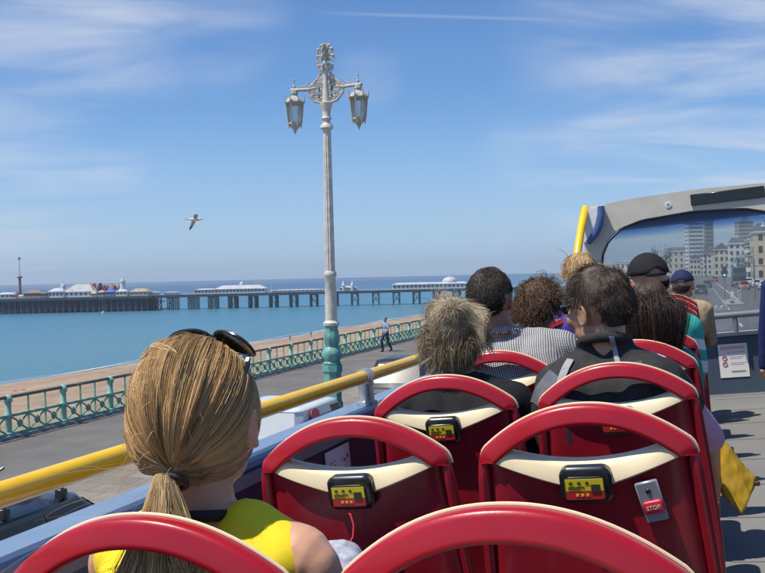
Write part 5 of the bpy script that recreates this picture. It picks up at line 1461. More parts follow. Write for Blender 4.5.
# his sunglasses
sg2 = thing('sunglasses', 'dark wrap sunglasses worn by the man in the black and grey vest', 'sunglasses', root.matrix_world @ Hm)
for s in (1, -1):
    pl_ = [(s * (.033 + .031 * math.cos(q)), .100 - .010 * (abs(.033 + .031 * math.cos(q)) / .06) ** 2, .004 + .019 * math.sin(q)) for q in [k / 16 * 2 * math.pi for k in range(16)]]
    lo = MB().loft([pl_, [(x, y + .003, z) for x, y, z in pl_]]).build('lens', lensm, sg2)
    MB().tube([(s * .064, .090, .010), (s * .078, .060, .010), (s * .0865, .0, .004), (s * .088, -.018, -.008)], [.005, .0055, .004, .003], 8).build('temple_arm', frm, sg2)
MB().tube([(-.006, .104, .010), (.006, .104, .010)], .003, 8).build('bridge', frm, sg2)
# yellow bag held at the aisle
w0 = root.matrix_world @ wl
ybag = mat('bag_mustard', (.52, .32, .02), .42, var=.15, scale=9, bump=.12, bscale=22, coat=.15)
bp_ = BUSI @ at(731, 446, Y=3.47)
bgT = thing('shopping_bag', 'mustard yellow crumpled bag hanging from the hand beside the aisle', 'bag', BUS @ T(.008, 3.47, (BUSI @ at(715, 445, Y=3.47)).z) @ Matrix.Scale(.88, 4))
bg_ = MB().hull([(-.012, -.012, .02), (.016, .012, .025), (.02, -.014, .015), (.062, .03, -.085), (.118, .01, -.135), (.125, .035, -.15), (.112, .05, -.17), (.095, -.035, -.20), (.055, -.05, -.262), (.07, .03, -.262), (.02, -.045, -.225), (-.006, .02, -.20), (-.014, -.03, -.14)])
me = remesh(bg_, .004, 3, 'pouch', .006, 16, 21); link_mesh(me, 'pouch', ybag, bgT)
MB().tube([(.0, 0, .015), (-.012, .0, .045), (-.03, .004, .05), (-.035, .01, .02), (-.012, .01, -.02)], .006, 8).build('handle', ybag, bgT)
MB().box((.115, .0, -.165), (.137, .014, -.148), bev=.003).build('zip_pull', mat('zip_dark', (.05, .03, .02), .5), bgT)

# --- dark long haired woman ----------------------------------------------------------------
green = fabric('green_top', (.03, .28, .22), .12)
tp = headtop(648, 277.5, 3.72)
root, Hm, body, jt, nb = person('woman with long dark brown hair in a green top', tp, root_y=3.76, yaw=R(-6), hs=.92, sw=.14, male=False, shirt=green, sleeve=.3, trousers=jean, seed=8, hair_h=.018, root_x=-.235, arms={'r': (V((.165, .06, .72)), V((.08, .30, .665))), 'l': (V((-.165, .06, .72)), V((-.08, .30, .665)))})
E6 = np.array((.070, .098, .104)); ok = hairline(.46, -.35, -.9); d = roots(9000, ok)
P, rd = grow(E6, d, .27, 20, lift=.0, clump=.10, cf=5, jit=.03, grav=2.4, seed=61, r0=.0007, r1=.0004, crown=(.0, .2, .97), keep=1.03)
k_ = np.clip((-P[..., 2:3] - .01) / .2, 0, 1); P[..., :2] *= 1 - .42 * k_; P[..., 1:2] -= .02 * k_
c = palette(len(d), [(.04, .024, .018), (.07, .04, .03), (.12, .072, .052)], [3, 2, .7], .12) * np.clip(1 + .3 * lumps(d, 12, 6)[:, :1], .5, 1.5)
hair_on(root, Hm, [strands_arrays(P, rd, c), cap_arrays(E6, ok, (.03, .02, .015), scale=1.03)], hair_mat('hair_brown', .38, .45))

# --- man with the backward cap ---------------------------------------------------------------
def m_stripes():
    m, N, L, b = _nodes('striped_jersey')
    tc = N.new('ShaderNodeTexCoord'); sp = N.new('ShaderNodeSeparateXYZ'); L.new(tc.outputs['Object'], sp.inputs[0])
    ab = N.new('ShaderNodeMath'); ab.operation = 'ABSOLUTE'; L.new(sp.outputs[0], ab.inputs[0])
    sl_ = N.new('ShaderNodeMath'); sl_.operation = 'MULTIPLY_ADD'; sl_.inputs[1].default_value = .32; L.new(ab.outputs[0], sl_.inputs[0]); L.new(sp.outputs[2], sl_.inputs[2])
    mr = N.new('ShaderNodeMapRange'); mr.inputs[1].default_value = .55; mr.inputs[2].default_value = 1.15; L.new(sl_.outputs[0], mr.inputs[0])
    rp = N.new('ShaderNodeValToRGB'); rp.color_ramp.interpolation = 'CONSTANT'; e = rp.color_ramp.elements
    tq, wh = (.03, .40, .34), (.76, .76, .74)
    stops = [(0, tq), (.12, wh), (.25, (.60, .52, .22)), (.36, tq), (.46, wh), (.55, tq), (.64, wh), (.73, tq), (.81, wh), (.89, tq)]
    e[0].position = 0; e[0].color = (*stops[0][1], 1); e[1].position = stops[1][0]; e[1].color = (*stops[1][1], 1)
    for p, c in stops[2:]: k = e.new(p); k.color = (*c, 1)
    L.new(mr.outputs[0], rp.inputs[0]); L.new(rp.outputs[0], b.inputs['Base Color']); b.inputs['Roughness'].default_value = .8; return m
tp = headtop(645, 250, 4.48)
root, Hm, body, jt, nb = person('man in a black cap worn backwards and a white and turquoise striped shirt', tp, root_y=4.54, neck=.165, yaw=R(24), sw=.19, skinm=SK_TAN, shirt=m_stripes(), sleeve=.34, trousers=jean, seed=9, hair_h=.02, collar=True, root_x=-.285, hs=1.05)
def cap_hat(root, Hm, m, back=True, s=1.06):
    E = V((.083 * s, .102 * s, .098 * s)); mb = MB(); rings = []
    n = 36
    for k in range(9):
        th = k / 8 * 1.50; ring = []
        for j in range(n):
            a = 2 * math.pi * j / n; zl = math.cos(th)
            dip = 0
            p = V((E.x * math.sin(max(th, .03)) * math.cos(a), E.y * math.sin(max(th, .03)) * math.sin(a), E.z * zl))
            if k >= 6 and math.sin(a) * (1 if back else -1) > 0:        # the adjuster opening
                g = max(0, 1 - abs(math.cos(a)) / .42); p.z += [0, .008, .030][k - 6] * g ** .5 * 1.2
            ring.append(p + V((0, -.005, .014)))
        rings.append(ring)
    mb.loft(rings[::-1], caps=False); 
    o = mb.build('cap', m, root); o.matrix_local = Hm
    so_ = o.modifiers.new('thick', 'SOLIDIFY'); so_.thickness = .004
    MB().ell((0, -.005, .014 + E.z), (.008, .008, .005), 10, 6).build('button', m, o)
    sgn = -1 if back else 1
    br = MB(); 
    up_, lo_ = [], []
    for j in range(13):
        a = (j / 12 - .5) * 2.2
        up_.append((math.sin(a) * .078 * s, sgn * math.cos(a) * .098 * s, .022 - .02 * math.sin(a) ** 2)); lo_.append((math.sin(a) * .080 * s, sgn * (math.cos(a) * .098 * s + .062 * math.cos(a * .9)), .006 - .03 * math.sin(a) ** 2))
    br.loft([[p, q, (q[0], q[1], q[2] - .004), (p[0], p[1], p[2] - .004)] for p, q in zip(up_, lo_)]); b_o = br.build('peak', m, o)
    stp = MB().tube([(E.x * math.cos(a), -sgn * E.y * math.sin(a) - .005, .020) for a in [R(60) + k * R(60) / 8 for k in range(9)]], .007, 6).build('adjuster_strap', m, o)
    return o
capk = fabric('cap_black', (.016, .016, .018), .2)
# worn backwards: here the opening and strap face the camera
cap_hat(root, Hm, capk, back=False)
E7 = np.array((.079, .096, .100)) * 1.05; ok = lambda q: eared(hairline(.3, -.2, -.78))(q) & (q[:, 2] < -.22); d = roots(1600, ok)
P, rd = grow(E7, d, .012, 5, lift=.4, clump=.2, jit=.2, grav=.4, seed=71, r0=.0013, r1=.0006, keep=1.0)
hair_on(root, Hm, [strands_arrays(P, rd, palette(len(d), [(.04, .03, .022), (.07, .05, .035)], [1, 1], .2))], hair_mat('hair_dark', .45, .4))

# --- passenger in the navy cap and tan jacket -----------------------------------------------
tan = fabric('tan_jacket', (.40, .30, .18), .15); olive = fabric('olive_trousers', (.07, .065, .035), .25)
tp = headtop(681, 268, 8.62)
root, Hm, body, jt, nb = person('passenger in a navy cap and tan jacket at the front of the deck', tp, root_y=8.60, yaw=R(-8), sw=.205, skinm=SK_TAN, shirt=tan, sleeve=.95, trousers=olive, seed=10, hair_h=.02, collar=True, root_x=-.20, hs=1.12)
cap_hat(root, Hm, fabric('cap_navy', (.018, .028, .085), .2), back=False, s=1.14)
d = roots(900, ok); P, rd = grow(E7 * 1.06, d, .014, 5, lift=.4, clump=.2, jit=.2, grav=.4, seed=72, r0=.0014, r1=.0006, keep=1.0)
hair_on(root, Hm, [strands_arrays(P, rd, palette(len(d), [(.05, .04, .03), (.10, .08, .06)], [1, 1], .2))], hair_mat('hair_dark', .45, .4))

# --- blond passenger far ahead ------------------------------------------------------------------
tp = headtop(579, 249.5, 6.08)
root, Hm, body, jt, nb = person('blond passenger far ahead by the yellow rail', tp, root_y=6.04, yaw=R(20), sw=.17, male=False, skinm=SK_PALE, shirt=purple, sleeve=.6, trousers=jean, seed=12, hair_h=.03, root_x=-.70)
E9 = np.array((.088, .103, .106)); ok9 = hairline(.42, -.5, -.9); d = roots(1800, ok9)
P, rd = grow(E9, d, .11, 12, lift=.15, clump=.5, cf=5, jit=.25, grav=.7, seed=91, r0=.0018, r1=.0009)
c = palette(len(d), [(.52, .36, .17), (.36, .23, .10), (.66, .52, .30), (.45, .2, .08)], [2, 2, 1.3, 1], .2)
hair_on(root, Hm, [strands_arrays(P, rd, c), cap_arrays(E9, ok9, (.28, .18, .08), scale=1.02)], hair_mat('hair_streaked', .45, .4))

# --- passenger in navy at the right edge -----------------------------------------------------------
tp = BUSI @ at(812, 262, Y=8.45)
wl = (T(.765, 8.55, FLOOR)).inverted() @ (BUSI @ at(763.5, 371, Y=8.62))
root, Hm, body, jt, nb = person('passenger in a navy jacket at the right edge across the aisle', V((.76, 8.56, .15)), root_y=8.55, sw=.225, skinm=SK_PALE, shirt=fabric('navy_jacket', (.018, .03, .12), .2), sleeve=.93, trousers=jean, seed=13, hair_h=.015, collar=True, root_x=.765,
    arms={'l': (V((-.29, .02, .74)), wl), 'ld': (.15, .8, -.35), 'lu': (-.2, .3, 1), 'lc': .5})
d = roots(1500, hairline(.4, -.2, -.8)); P, rd = grow(E7, d, .03, 6, lift=.5, clump=.4, jit=.2, grav=.4, seed=95, r0=.0016, r1=.0007)
hair_on(root, Hm, [strands_arrays(P, rd, palette(len(d), [(.08, .05, .03), (.13, .08, .05)], [1, 1], .2)), cap_arrays(E7, hairline(.4, -.2, -.8), (.06, .04, .03), scale=1.02)], hair_mat('hair_dark', .45, .4))
# ------------------------------------------------------------------ pedestrian on the promenade and people on the beach
def walker(label, loc, heading, h=1.68, shirt=None, trousers=None, skinm=SK_TAN, hairc=(.12, .10, .09), detail=True, group=None, sit=False):
    root = thing('person', label, 'person', Matrix.Translation(loc) @ RZ(heading), group)
    s = h / 1.75
    Hm = T(0, .02, 1.635 * s); sk = MB(); head_shapes(sk, Hm, s)
    def K(x, y, z): return V((x, y, z)) * s
    sk.cap(K(0, -.01, 1.55), K(0, -.02, 1.42), .05 * s, .055 * s)
    sk.ell(K(0, -.01, 1.25), (.17 * s, .11 * s, .2 * s)); sk.ell(K(0, 0, 1.0), (.155 * s, .11 * s, .16 * s))
    J = {1: (K(.19, -.02, 1.39), K(.24, -.12, 1.12), K(.22, .02, .88)), -1: (K(-.19, 0, 1.39), K(-.25, .08, 1.13), K(-.21, .27, .95))}
    for sd, (a, b_, c) in J.items():
        sk.cap(K(0, -.015, 1.42), a, .05 * s, .048 * s); sk.cap(a, b_, .046 * s, .037 * s); sk.cap(b_, c, .036 * s, .027 * s)
        hand_shapes(sk, c, (c - b_) + V((0, .02, -.1)), (sd, 0, .1), 1, .5)
    Lg = {1: (K(.09, 0, .93), K(.10, .20, .52), K(.10, .12, .10)), -1: (K(-.09, 0, .93), K(-.10, -.04, .50), K(-.10, -.30, .13))}
    for sd, (a, b_, c) in Lg.items():
        sk.cap(a, b_, .085 * s, .058 * s); sk.cap(b_, c, .055 * s, .038 * s); sk.cap(c + V((0, -.02, -.05)), c + V((0, .14, -.075 if sd > 0 else -.10)), .035 * s, .03 * s)
    bo = link_mesh(remesh(sk, .009, 2, 'body'), 'body', skinm, root)
    cl = MB(); g = .016
    cl.ell(K(0, -.01, 1.25), (.17 * s + g, .11 * s + g, .2 * s)); cl.ell(K(0, 0, 1.02), (.165 * s + g, .115 * s + g, .17 * s))
    for sd, (a, b_, c) in J.items(): cl.cap(K(0, -.015, 1.41), a, .062 * s, .062 * s); cl.cap(a, a + (b_ - a) * .8, .064 * s, .058 * s)
    link_mesh(remesh(cl, .012, 4, 'shirt', .005, 9, 3), 'shirt', shirt, root)
    tr = MB(); tr.ell(K(0, 0, .95), (.165 * s, .12 * s, .12 * s))
    for sd, (a, b_, c) in Lg.items(): tr.cap(a, b_, .10 * s, .074 * s); tr.cap(b_, c, .072 * s, .056 * s)
    link_mesh(remesh(tr, .012, 4, 'trousers', .005, 9, 5), 'trousers', trousers, root)
    for sd, (a, b_, c) in Lg.items():
        f = MB().cap(c + V((0, -.025, -.062 * s)), c + V((0, .15, -.075 * s if sd > 0 else -.1)), .042 * s, .034 * s)
        link_mesh(remesh(f, .012, 2, 'shoe'), 'shoe', mat('shoe_dark', (.03, .028, .027), .5, var=.2), root)
    E = np.array((.080, .097, .101)) * s; okw = hairline(.42, -.2, -.8)
    d = roots(900, okw); P, rd = grow(E, d, .03, 5, lift=.3, clump=.3, jit=.2, grav=.4, seed=8, r0=.002, r1=.001)
    hair_on(root, Hm, [strands_arrays(P, rd, palette(len(d), [hairc], [1], .25)), cap_arrays(E, okw, hairc, scale=1.02)], hair_mat('hair_dark', .45, .4))
    return root
shade_blue = fabric('shirt_pale_blue', (.24, .32, .46), .1); dnav = fabric('trousers_navy', (.035, .05, .10), .2)
w0 = at(386, 351.5, Z=.124)
wk = walker('man in a pale blue shirt and dark trousers walking along the promenade', w0, R(155), 1.70, shade_blue, dnav, hairc=(.30, .28, .26))
def beach_z(x):
    for (x0, z0), (x1, z1) in zip(prof_beach, prof_beach[1:]):
        if x1 <= x <= x0: return z0 + (z1 - z0) * (x - x0) / (x1 - x0)
    return -12.5
prof_beach = [(-15.9, -11.9), (-34, -12), (-34.5, -12.2), (-60, -12.6), (-90, -12.95), (-115, -13.95), (-124, -14.6)]
for (px, py, lab, hd) in ((290, 338.5, 'tiny far figure standing on the beach left of the lamp post', 0), (311, 335.5, 'tiny far figure on the beach just beside the lamp post', 1)):
    p = at(px, py, Z=-13.4); p.z = beach_z(p.x) - .02
    copy_tree(wk, None, Matrix.Translation(p) @ RZ(hd), lab)
# sunbathers lying on towels at the far left of the beach
tow = fabric('towel_red', (.28, .07, .06), .3)
def sunbather(px, py, lab, hd):
    p = at(px, py, Z=-13.3); p.z = beach_z(p.x) + .03
    t = thing('person', lab, 'person', Matrix.Translation(p) @ RZ(hd), 'people lying on the beach')
    sk = MB(); sk.ell((0, .78, .13), (.085, .11, .10)); sk.cap((0, .6, .11), (0, .25, .12), .14, .13); sk.cap((0, .25, .12), (0, .0, .12), .14, .15)
    for s in (1, -1):
        sk.cap((s * .09, -.02, .11), (s * .11, -.45, .2), .085, .06); sk.cap((s * .11, -.45, .2), (s * .12, -.85, .06), .058, .04); sk.cap((s * .12, -.85, .06), (s * .13, -.9, .17), .035, .03)
        sk.cap((s * .17, .5, .11), (s * .3, .28, .06), .05, .04); sk.cap((s * .3, .28, .06), (s * .24, .05, .06), .038, .03)
    link_mesh(remesh(sk, .015, 2, 'body'), 'body', SK_TAN, t)
    tr = MB(); tr.ell((0, .0, .12), (.165, .16, .12)); link_mesh(remesh(tr, .02, 2, 'trunks'), 'trunks', tow, t)
sunbather(15, 389.5, 'left of the two sunbathers lying on the beach behind the railing', R(70))
sunbather(23.5, 388.5, 'right of the two sunbathers lying on the beach behind the railing', R(50))

# ------------------------------------------------------------------ cars
cglass = mat('car_glass', (.010, .013, .016), .12, var=0, coat=.15, spec=.35)
tyre = mat('tyre', (.02, .02, .02), .8); hub = mat('wheel_silver', (.4, .4, .42), .35, metal=.8, var=.05)
lred = mat('tail_light_red', (.45, .015, .012), .2, coat=.5, var=.05); lwhite = mat('head_light', (.7, .72, .74), .12, coat=.6, var=.05)
plate = mat('number_plate', (.75, .62, .12), .5, var=.03)
def paint(n, c, r=.3): return mat(n, c, r, var=.03, coat=.4, scale=3)
def car(label, mtx, Lc=4.2, Wc=1.78, Hc=1.5, m=None, kind='hatch', group=None, bars=False, fine=True):
    t = thing('parked_car' if group is None or 'park' in group else 'car', label, 'car', mtx, group)
    h = Lc / 2; w = Wc / 2
    belt = Hc * (.60 if kind != 'van' else .56)
    # lower body: stations from the rear (-h) to the nose (+h)
    if kind == 'van': stn = [(-h, .86, belt - .02), (-h + .06, .96, belt), (h * .35, 1, belt), (h * .62, .98, belt - .06), (h - .12, .92, belt - .26), (h, .78, belt - .40)]
    else: stn = [(-h, .80, belt - .14), (-h + .10, .93, belt - .02), (-h * .6, 1, belt), (h * .30, 1, belt), (h * .55, .98, belt - .05), (h - .15, .90, belt - .20), (h, .74, belt - .34)]
    rings = []
    for y, sw_, zt in stn:
        ww = w * sw_; zb = .20
        rings.append([(-ww * .90, y, zb), (-ww, y, zb + .12), (-ww * 1.0, y, zb + (zt - zb) * .62), (-ww * .955, y, zt - .05), (-ww * .86, y, zt), (ww * .86, y, zt), (ww * .955, y, zt - .05), (ww, y, zb + (zt - zb) * .62), (ww, y, zb + .12), (ww * .90, y, zb)])
    MB().loft(rings).build('body', m, t, bevel=.02, angle=45)
    # cabin
    if kind == 'van': yb0, yb1, yt0, yt1 = -h + .05, h * .62, -h + .16, h * .16
    else: yb0, yb1, yt0, yt1 = -h * .90, h * .42, -h * .68, h * .02
    zb, zt = belt - .04, Hc; wb, wt = (w * .97, w * .90) if kind == 'van' else (w * .90, w * .72)
    def ringz(f, g=0):
        y0 = yb0 + (yt0 - yb0) * f; y1 = yb1 + (yt1 - yb1) * f; x = wb + (wt - wb) * f; z = zb + (zt - .05 - zb) * f; c = .12
        return [(-x + c, y0 - g, z), (x - c, y0 - g, z), (x + g, y0 + c, z), (x + g, y1 - c, z), (x - c, y1 + g, z), (-x + c, y1 + g, z), (-x - g, y1 - c, z), (-x - g, y0 + c, z)]
    MB().loft([ringz(0), ringz(.5), ringz(1)]).build('cabin', m, t, angle=40)
    r1 = ringz(1); cx, cyy = 0, (yt0 + yt1) / 2
    rf = [[(cx + (p[0] - cx) * s_, cyy + (p[1] - cyy) * s_, zt - .05 + dz) for p in r1] for s_, dz in ((1.012, -.012), (1.0, .015), (.9, .042), (.6, .06), (.2, .066))]
    MB().loft(rf).build('roof', m, t, angle=50)
    def quad(name, fa, pa, pb, f0, f1, i0, i1, inset=.07, both=False):
        pass
    # glass panes, 3 mm proud of the cabin
    def pane(name, i, j, s0, s1, f0=.12, f1=.90):
        a, b_ = ringz(f0, .004), ringz(f1, .004)
        lerp = lambda p, q, s: V(p).lerp(V(q), s)
        P = [lerp(a[i], a[j], s0), lerp(a[i], a[j], s1), lerp(b_[i], b_[j], s1), lerp(b_[i], b_[j], s0)]
        n = (P[1] - P[0]).cross(P[3] - P[0]).normalized() * .004
        return MB().hull([tuple(p + n) for p in P] + [tuple(p - n) for p in P]).build(name, cglass, t, smooth=False)
    if kind != 'van': pane('rear_window', 0, 1, .02, .98, .2)
    pane('windscreen', 4, 5, -.02, 1.02)
    for i, j in ((2, 3), (6, 7)):
        n_ = 2 if kind != 'van' else 2
        if kind == 'van': pane('side_window', i, j, *((.74, .98) if i == 2 else (.02, .26))); continue
        for k in range(n_): pane('side_window', i, j, .03 + k / n_ * .96, .03 + (k + 1) / n_ * .96 - .04)
    for sx in (1, -1):
        for y in (-h * .62, h * .62):
            o = MB().lathe([(.18, -.10), (.29, -.10), (.315, -.07), (.315, .07), (.29, .10), (.18, .10)], n=20).build('wheel', tyre, t); o.matrix_local = T(sx * (w - .10), y, .315) @ Matrix.Rotation(R(90), 4, 'Y')
            o2 = MB().lathe([(.20, -.04), (.20, .112), (.10, .116), (.03, .10)], n=16).build('rim', hub, o)
            if sx < 0: o2.rotation_euler = (math.pi, 0, 0)
        if kind == 'van': MB().box((sx * w * .80 - .06, -h - .012, belt - .30), (sx * w * .80 + .06, -h + .05, belt - .02), bev=.01).build('tail_light', lred, t)
        else: MB().box((sx * w * .70 - .12, -h - .01, belt - .34), (sx * w * .70 + .12, -h + .08, belt - .18), bev=.015).build('tail_light', lred, t)
        MB().box((sx * w * .62 - .14, h - .16, belt - .46), (sx * w * .62 + .14, h + .01, belt - .32), bev=.02).build('headlight', lwhite, t)
        MB().ell((sx * (w + .06), h * .32, belt + .05), (.10, .06, .07), 10, 8).build('wing_mirror', m, t)
    MB().box((-.26, -h - .018, .44), (.26, -h + .02, .56)).build('number_plate', plate, t, smooth=False)
    MB().box((-w * .82, -h - .03, .24), (w * .82, -h + .03, .40), bev=.02).build('bumper', mat('bumper_dark', (.03, .03, .032), .8), t)
    if bars:
        for y in (yt1 - .35, yt0 + .25):
            mb = MB(); mb.tube([(-wt - .02, y, zt - .04), (-wt + .02, y, zt + .09), (wt - .02, y, zt + .09), (wt + .02, y, zt - .04)], .022, 8)
            for x in (-wt + .04, wt - .04): mb.box((x - .05, y - .05, zt - .03), (x + .05, y + .05, zt + .085), bev=.01)
            mb.build('roof_bar', mat('bar_black', (.02, .02, .022), .35, coat=.3), t)
        for x in (-.45, .15):
            mb = MB(); mb.tube([(x, yt0 + .05, zt + .125), (x, yt1 - .1, zt + .125)], .022, 8)
            mb.tube([(x, yt1 - .25, zt + .13), (x + .03, yt1 - .22, zt + .22), (x + .10, yt1 - .2, zt + .20), (x + .16, yt1 - .16, zt + .24)], .018, 6)
            mb.box((x - .06, yt1 - .45, zt + .1), (x + .08, yt1 - .30, zt + .19), bev=.015); mb.box((x - .05, yt0 + .3, zt + .1), (x + .06, yt0 + .42, zt + .17), bev=.015)
            mb.build('cycle_carrier', mat('carrier_metal', (.12, .13, .14), .3, metal=.6), t)
    return t
G = 'cars parked along the promenade kerb'
g_ = .004
car('dark navy parked car with black roof bars and cycle carriers below the yellow rail', T(-7.15, 9.0, g_), 4.3, 1.78, 1.50, paint('paint_navy', (.012, .018, .035)), 'hatch', G, bars=True)
v1 = car('white parked van with red oval and blue lettering on its side', T(-7.42, 17.05, g_), 3.5, 1.72, 1.50, paint('paint_white', (.68, .70, .71)), 'van', G)
car('black parked car with sky reflecting on its roof, beyond the rail bracket', T(-7.3, 25.0, g_), 4.5, 1.84, 1.64, paint('paint_black', (.010, .012, .020), .5), 'hatch', G)
# writing and emblem on the rear door and on the side of the white van
yb = -1.75; xs_ = .835
e_ = MB().lathe([(.001, 0), (.20, 0), (.20, .012), (.001, .012)], n=24).build('red_emblem', inkr, v1); e_.matrix_local = T(xs_ - .012, -1.05, 1.33) @ Matrix.Rotation(R(82), 4, 'Y') @ Matrix.Diagonal((.55, 1, 1, 1))
bl = MB()
for z in (1.18, 1.09, 1.0):
    for k in range(9): bl.box((xs_ - .04, -1.5 + k * .17, z - .03), (xs_ + .004 + (1.2 - z) * .06, -1.5 + k * .17 + .11, z + .03))
bl.build('lettering', mat('ink_blue', (.16, .30, .60), .5), v1, smooth=False)
MB().box((xs_ - .05, -1.6, 1.25), (xs_ - .003, .35, 1.262)).build('side_seam', rubber, v1, smooth=False)
# traffic and parked cars far ahead, seen through the windscreen
F_ = 'vehicles on the road ahead'
far = [('dark saloon ahead in our lane, the nearer of the two', (.4, 150), 'hatch', (.03, .035, .035), 0), ('dark saloon further ahead in our lane behind the nearer one', (1.7, 200), 'hatch', (.05, .055, .055), 0),
       ('small red car ahead beside the traffic signal', (4.4, 285), 'hatch', (.36, .03, .04), 0), ('orange car in front of the green bus', (7.6, 178), 'hatch', (.40, .16, .06), math.pi)]
base = None
for lab, (x, y), kd, c, rz in far: car(lab, T(x, y, g_) @ RZ(rz), 4.3, 1.8, 1.48, paint('paint_%d%d' % (x * 10, y), c), kd, F_)
base = car('white parked car at the right kerb, second from the edge of the view', T(10.4, 172, g_), 4.3, 1.8, 1.55, paint('paint_white', (.68, .70, .71)), 'hatch', 'cars parked at the right kerb')
for (y, lab) in ((151, 'white parked car nearest to the right edge of the view'), (193, 'white parked car third in the row at the right kerb'), (222, 'white parked car farthest in the row at the right kerb')):
    copy_tree(base, None, T(10.4, y, g_), lab)
car('silver blue parked car at the right kerb between white cars', T(10.3, 161.5, g_), 4.2, 1.78, 1.5, paint('paint_silver_blue', (.22, .30, .45)), 'hatch', 'cars parked at the right kerb')
b2 = None
for k, (y, c) in enumerate(((232, (.05, .05, .055)), (250, (.28, .29, .3)), (270, (.04, .05, .07)))):
    car(('black', 'silver', 'dark blue')[k] + ' car parked far ahead on the left near the pier road', T(-7.3, y, g_), 4.3, 1.8, 1.5, paint('paint_left%d' % k, c), 'hatch', 'cars parked far ahead on the left')
# green double-decker coming the other way
gbT = thing('double_decker_bus', 'dark green double deck bus far ahead on the road', 'bus', T(7.7, 205, g_) @ RZ(math.pi))
bg1 = paint('paint_bus_green', (.05, .12, .085))
MB().box((-1.25, -5, .35), (1.25, 5, 4.2), bev=.18).build('body', bg1, gbT, angle=50)
MB().box((-1.1, 4.9, 2.75), (1.1, 5.03, 3.75), bev=.05).build('upper_windscreen', cglass, gbT)
MB().box((-1.1, 4.9, 1.15), (1.1, 5.03, 2.2), bev=.05).build('lower_windscreen', cglass, gbT)
MB().box((-.8, 4.9, 2.32), (.8, 5.02, 2.6)).build('destination_blind', mat('blind_dark', (.05, .045, .03), .5), gbT)
MB().box((-1.24, 4.93, .95), (1.24, 5.02, 1.1)).build('cream_band', mat('band_cream', (.6, .55, .42), .5), gbT)
for sx in (1, -1):
    for y in (-3, 3.2):
        o = MB().lathe([(.2, -.13), (.46, -.13), (.48, -.1), (.48, .1), (.46, .13), (.2, .13)], n=16).build('wheel', tyre, gbT); o.matrix_local = T(sx * 1.1, y, .48) @ Matrix.Rotation(R(90), 4, 'Y')
    for z0 in (1.25, 2.85): MB().box((sx * 1.235 - .02, -4.6, z0), (sx * 1.235 + .02, 4.4, z0 + .75)).build('side_window', cglass, gbT)
    MB().ell((sx * .95, 5.0, .75), (.14, .05, .12), 10, 8).build('headlight', lwhite, gbT)

# traffic island with bollard and signal
isl = MB().box((2.5, 104, .004), (4.5, 119, .13), bev=.03).build('traffic_island', kerbm); tag(isl, kind='structure')
bo = thing('bollard', 'white and yellow illuminated traffic bollard on the island ahead', 'bollard', T(3.35, 106, .13))
MB().box((-.2, -.15, 0), (.2, .15, .25), bev=.03).build('base', mat('bollard_base', (.1, .1, .1), .6), bo)
MB().hull([(-.19, -.12, .25), (.19, -.12, .25), (-.19, .12, .25), (.19, .12, .25), (-.16, -.1, 1.15), (.16, -.1, 1.15), (-.16, .1, 1.15), (.16, .1, 1.15), (-.1, -.08, 1.22), (.1, -.08, 1.22), (-.1, .08, 1.22), (.1, .08, 1.22)]).build('casing', bwhite, bo)
MB().box((-.17, -.135, .35), (.17, -.118, .68)).build('yellow_face', mat('bollard_yellow', (.75, .5, .03), .5), bo, smooth=False)
for (x, y, lab) in ((4.2, 112, 'pale post on the right side of the island'), (4.9, 124, 'second pale post beyond the island')):
    b_ = thing('post', lab, 'post', T(x, y, .13 if y < 119 else .004)); MB().lathe([(.12, 0), (.12, .15), (.075, .2), (.075, 1.0), (.1, 1.02), (.1, 1.12), (.03, 1.2)], n=10).build('shaft', mat('post_pale', (.5, .5, .48), .6), b_)
    MB().lathe([(.08, .82), (.08, .9)], n=10).build('band', mat('post_dark', (.05, .05, .05), .6), b_)
ts_ = thing('traffic_light', 'traffic signal showing green on the island ahead', 'traffic light', T(2.85, 115, .13))
MB().cyl((0, 0, 0), (0, 0, 2.7), .06, n=10).build('pole', mat('signal_grey', (.2, .2, .2), .6), ts_)
hd = MB().box((-.26, -.18, 2.62), (.26, .12, 3.86), bev=.05).build('signal_head', black, ts_)
for z, m_ in ((3.6, mat('lens_red_off', (.09, .01, .01), .3)), (3.24, mat('lens_amber_off', (.10, .05, .01), .3)), (2.88, mat('lens_green_lit', (.03, .7, .4), .3, emit=(.05, 1, .55), estr=3))):
    l_ = MB().lathe([(.001, 0), (.12, 0), (.12, .02), (.001, .03)], n=16).build('lens', m_, hd); l_.matrix_local = T(0, -.18, z) @ Matrix.Rotation(R(90), 4, 'X')
    vz = MB().tube([(-.13, -.19, z), (-.11, -.30, z + .08), (0, -.33, z + .14), (.11, -.30, z + .08), (.13, -.19, z)], .02, 6).build('visor', black, hd)

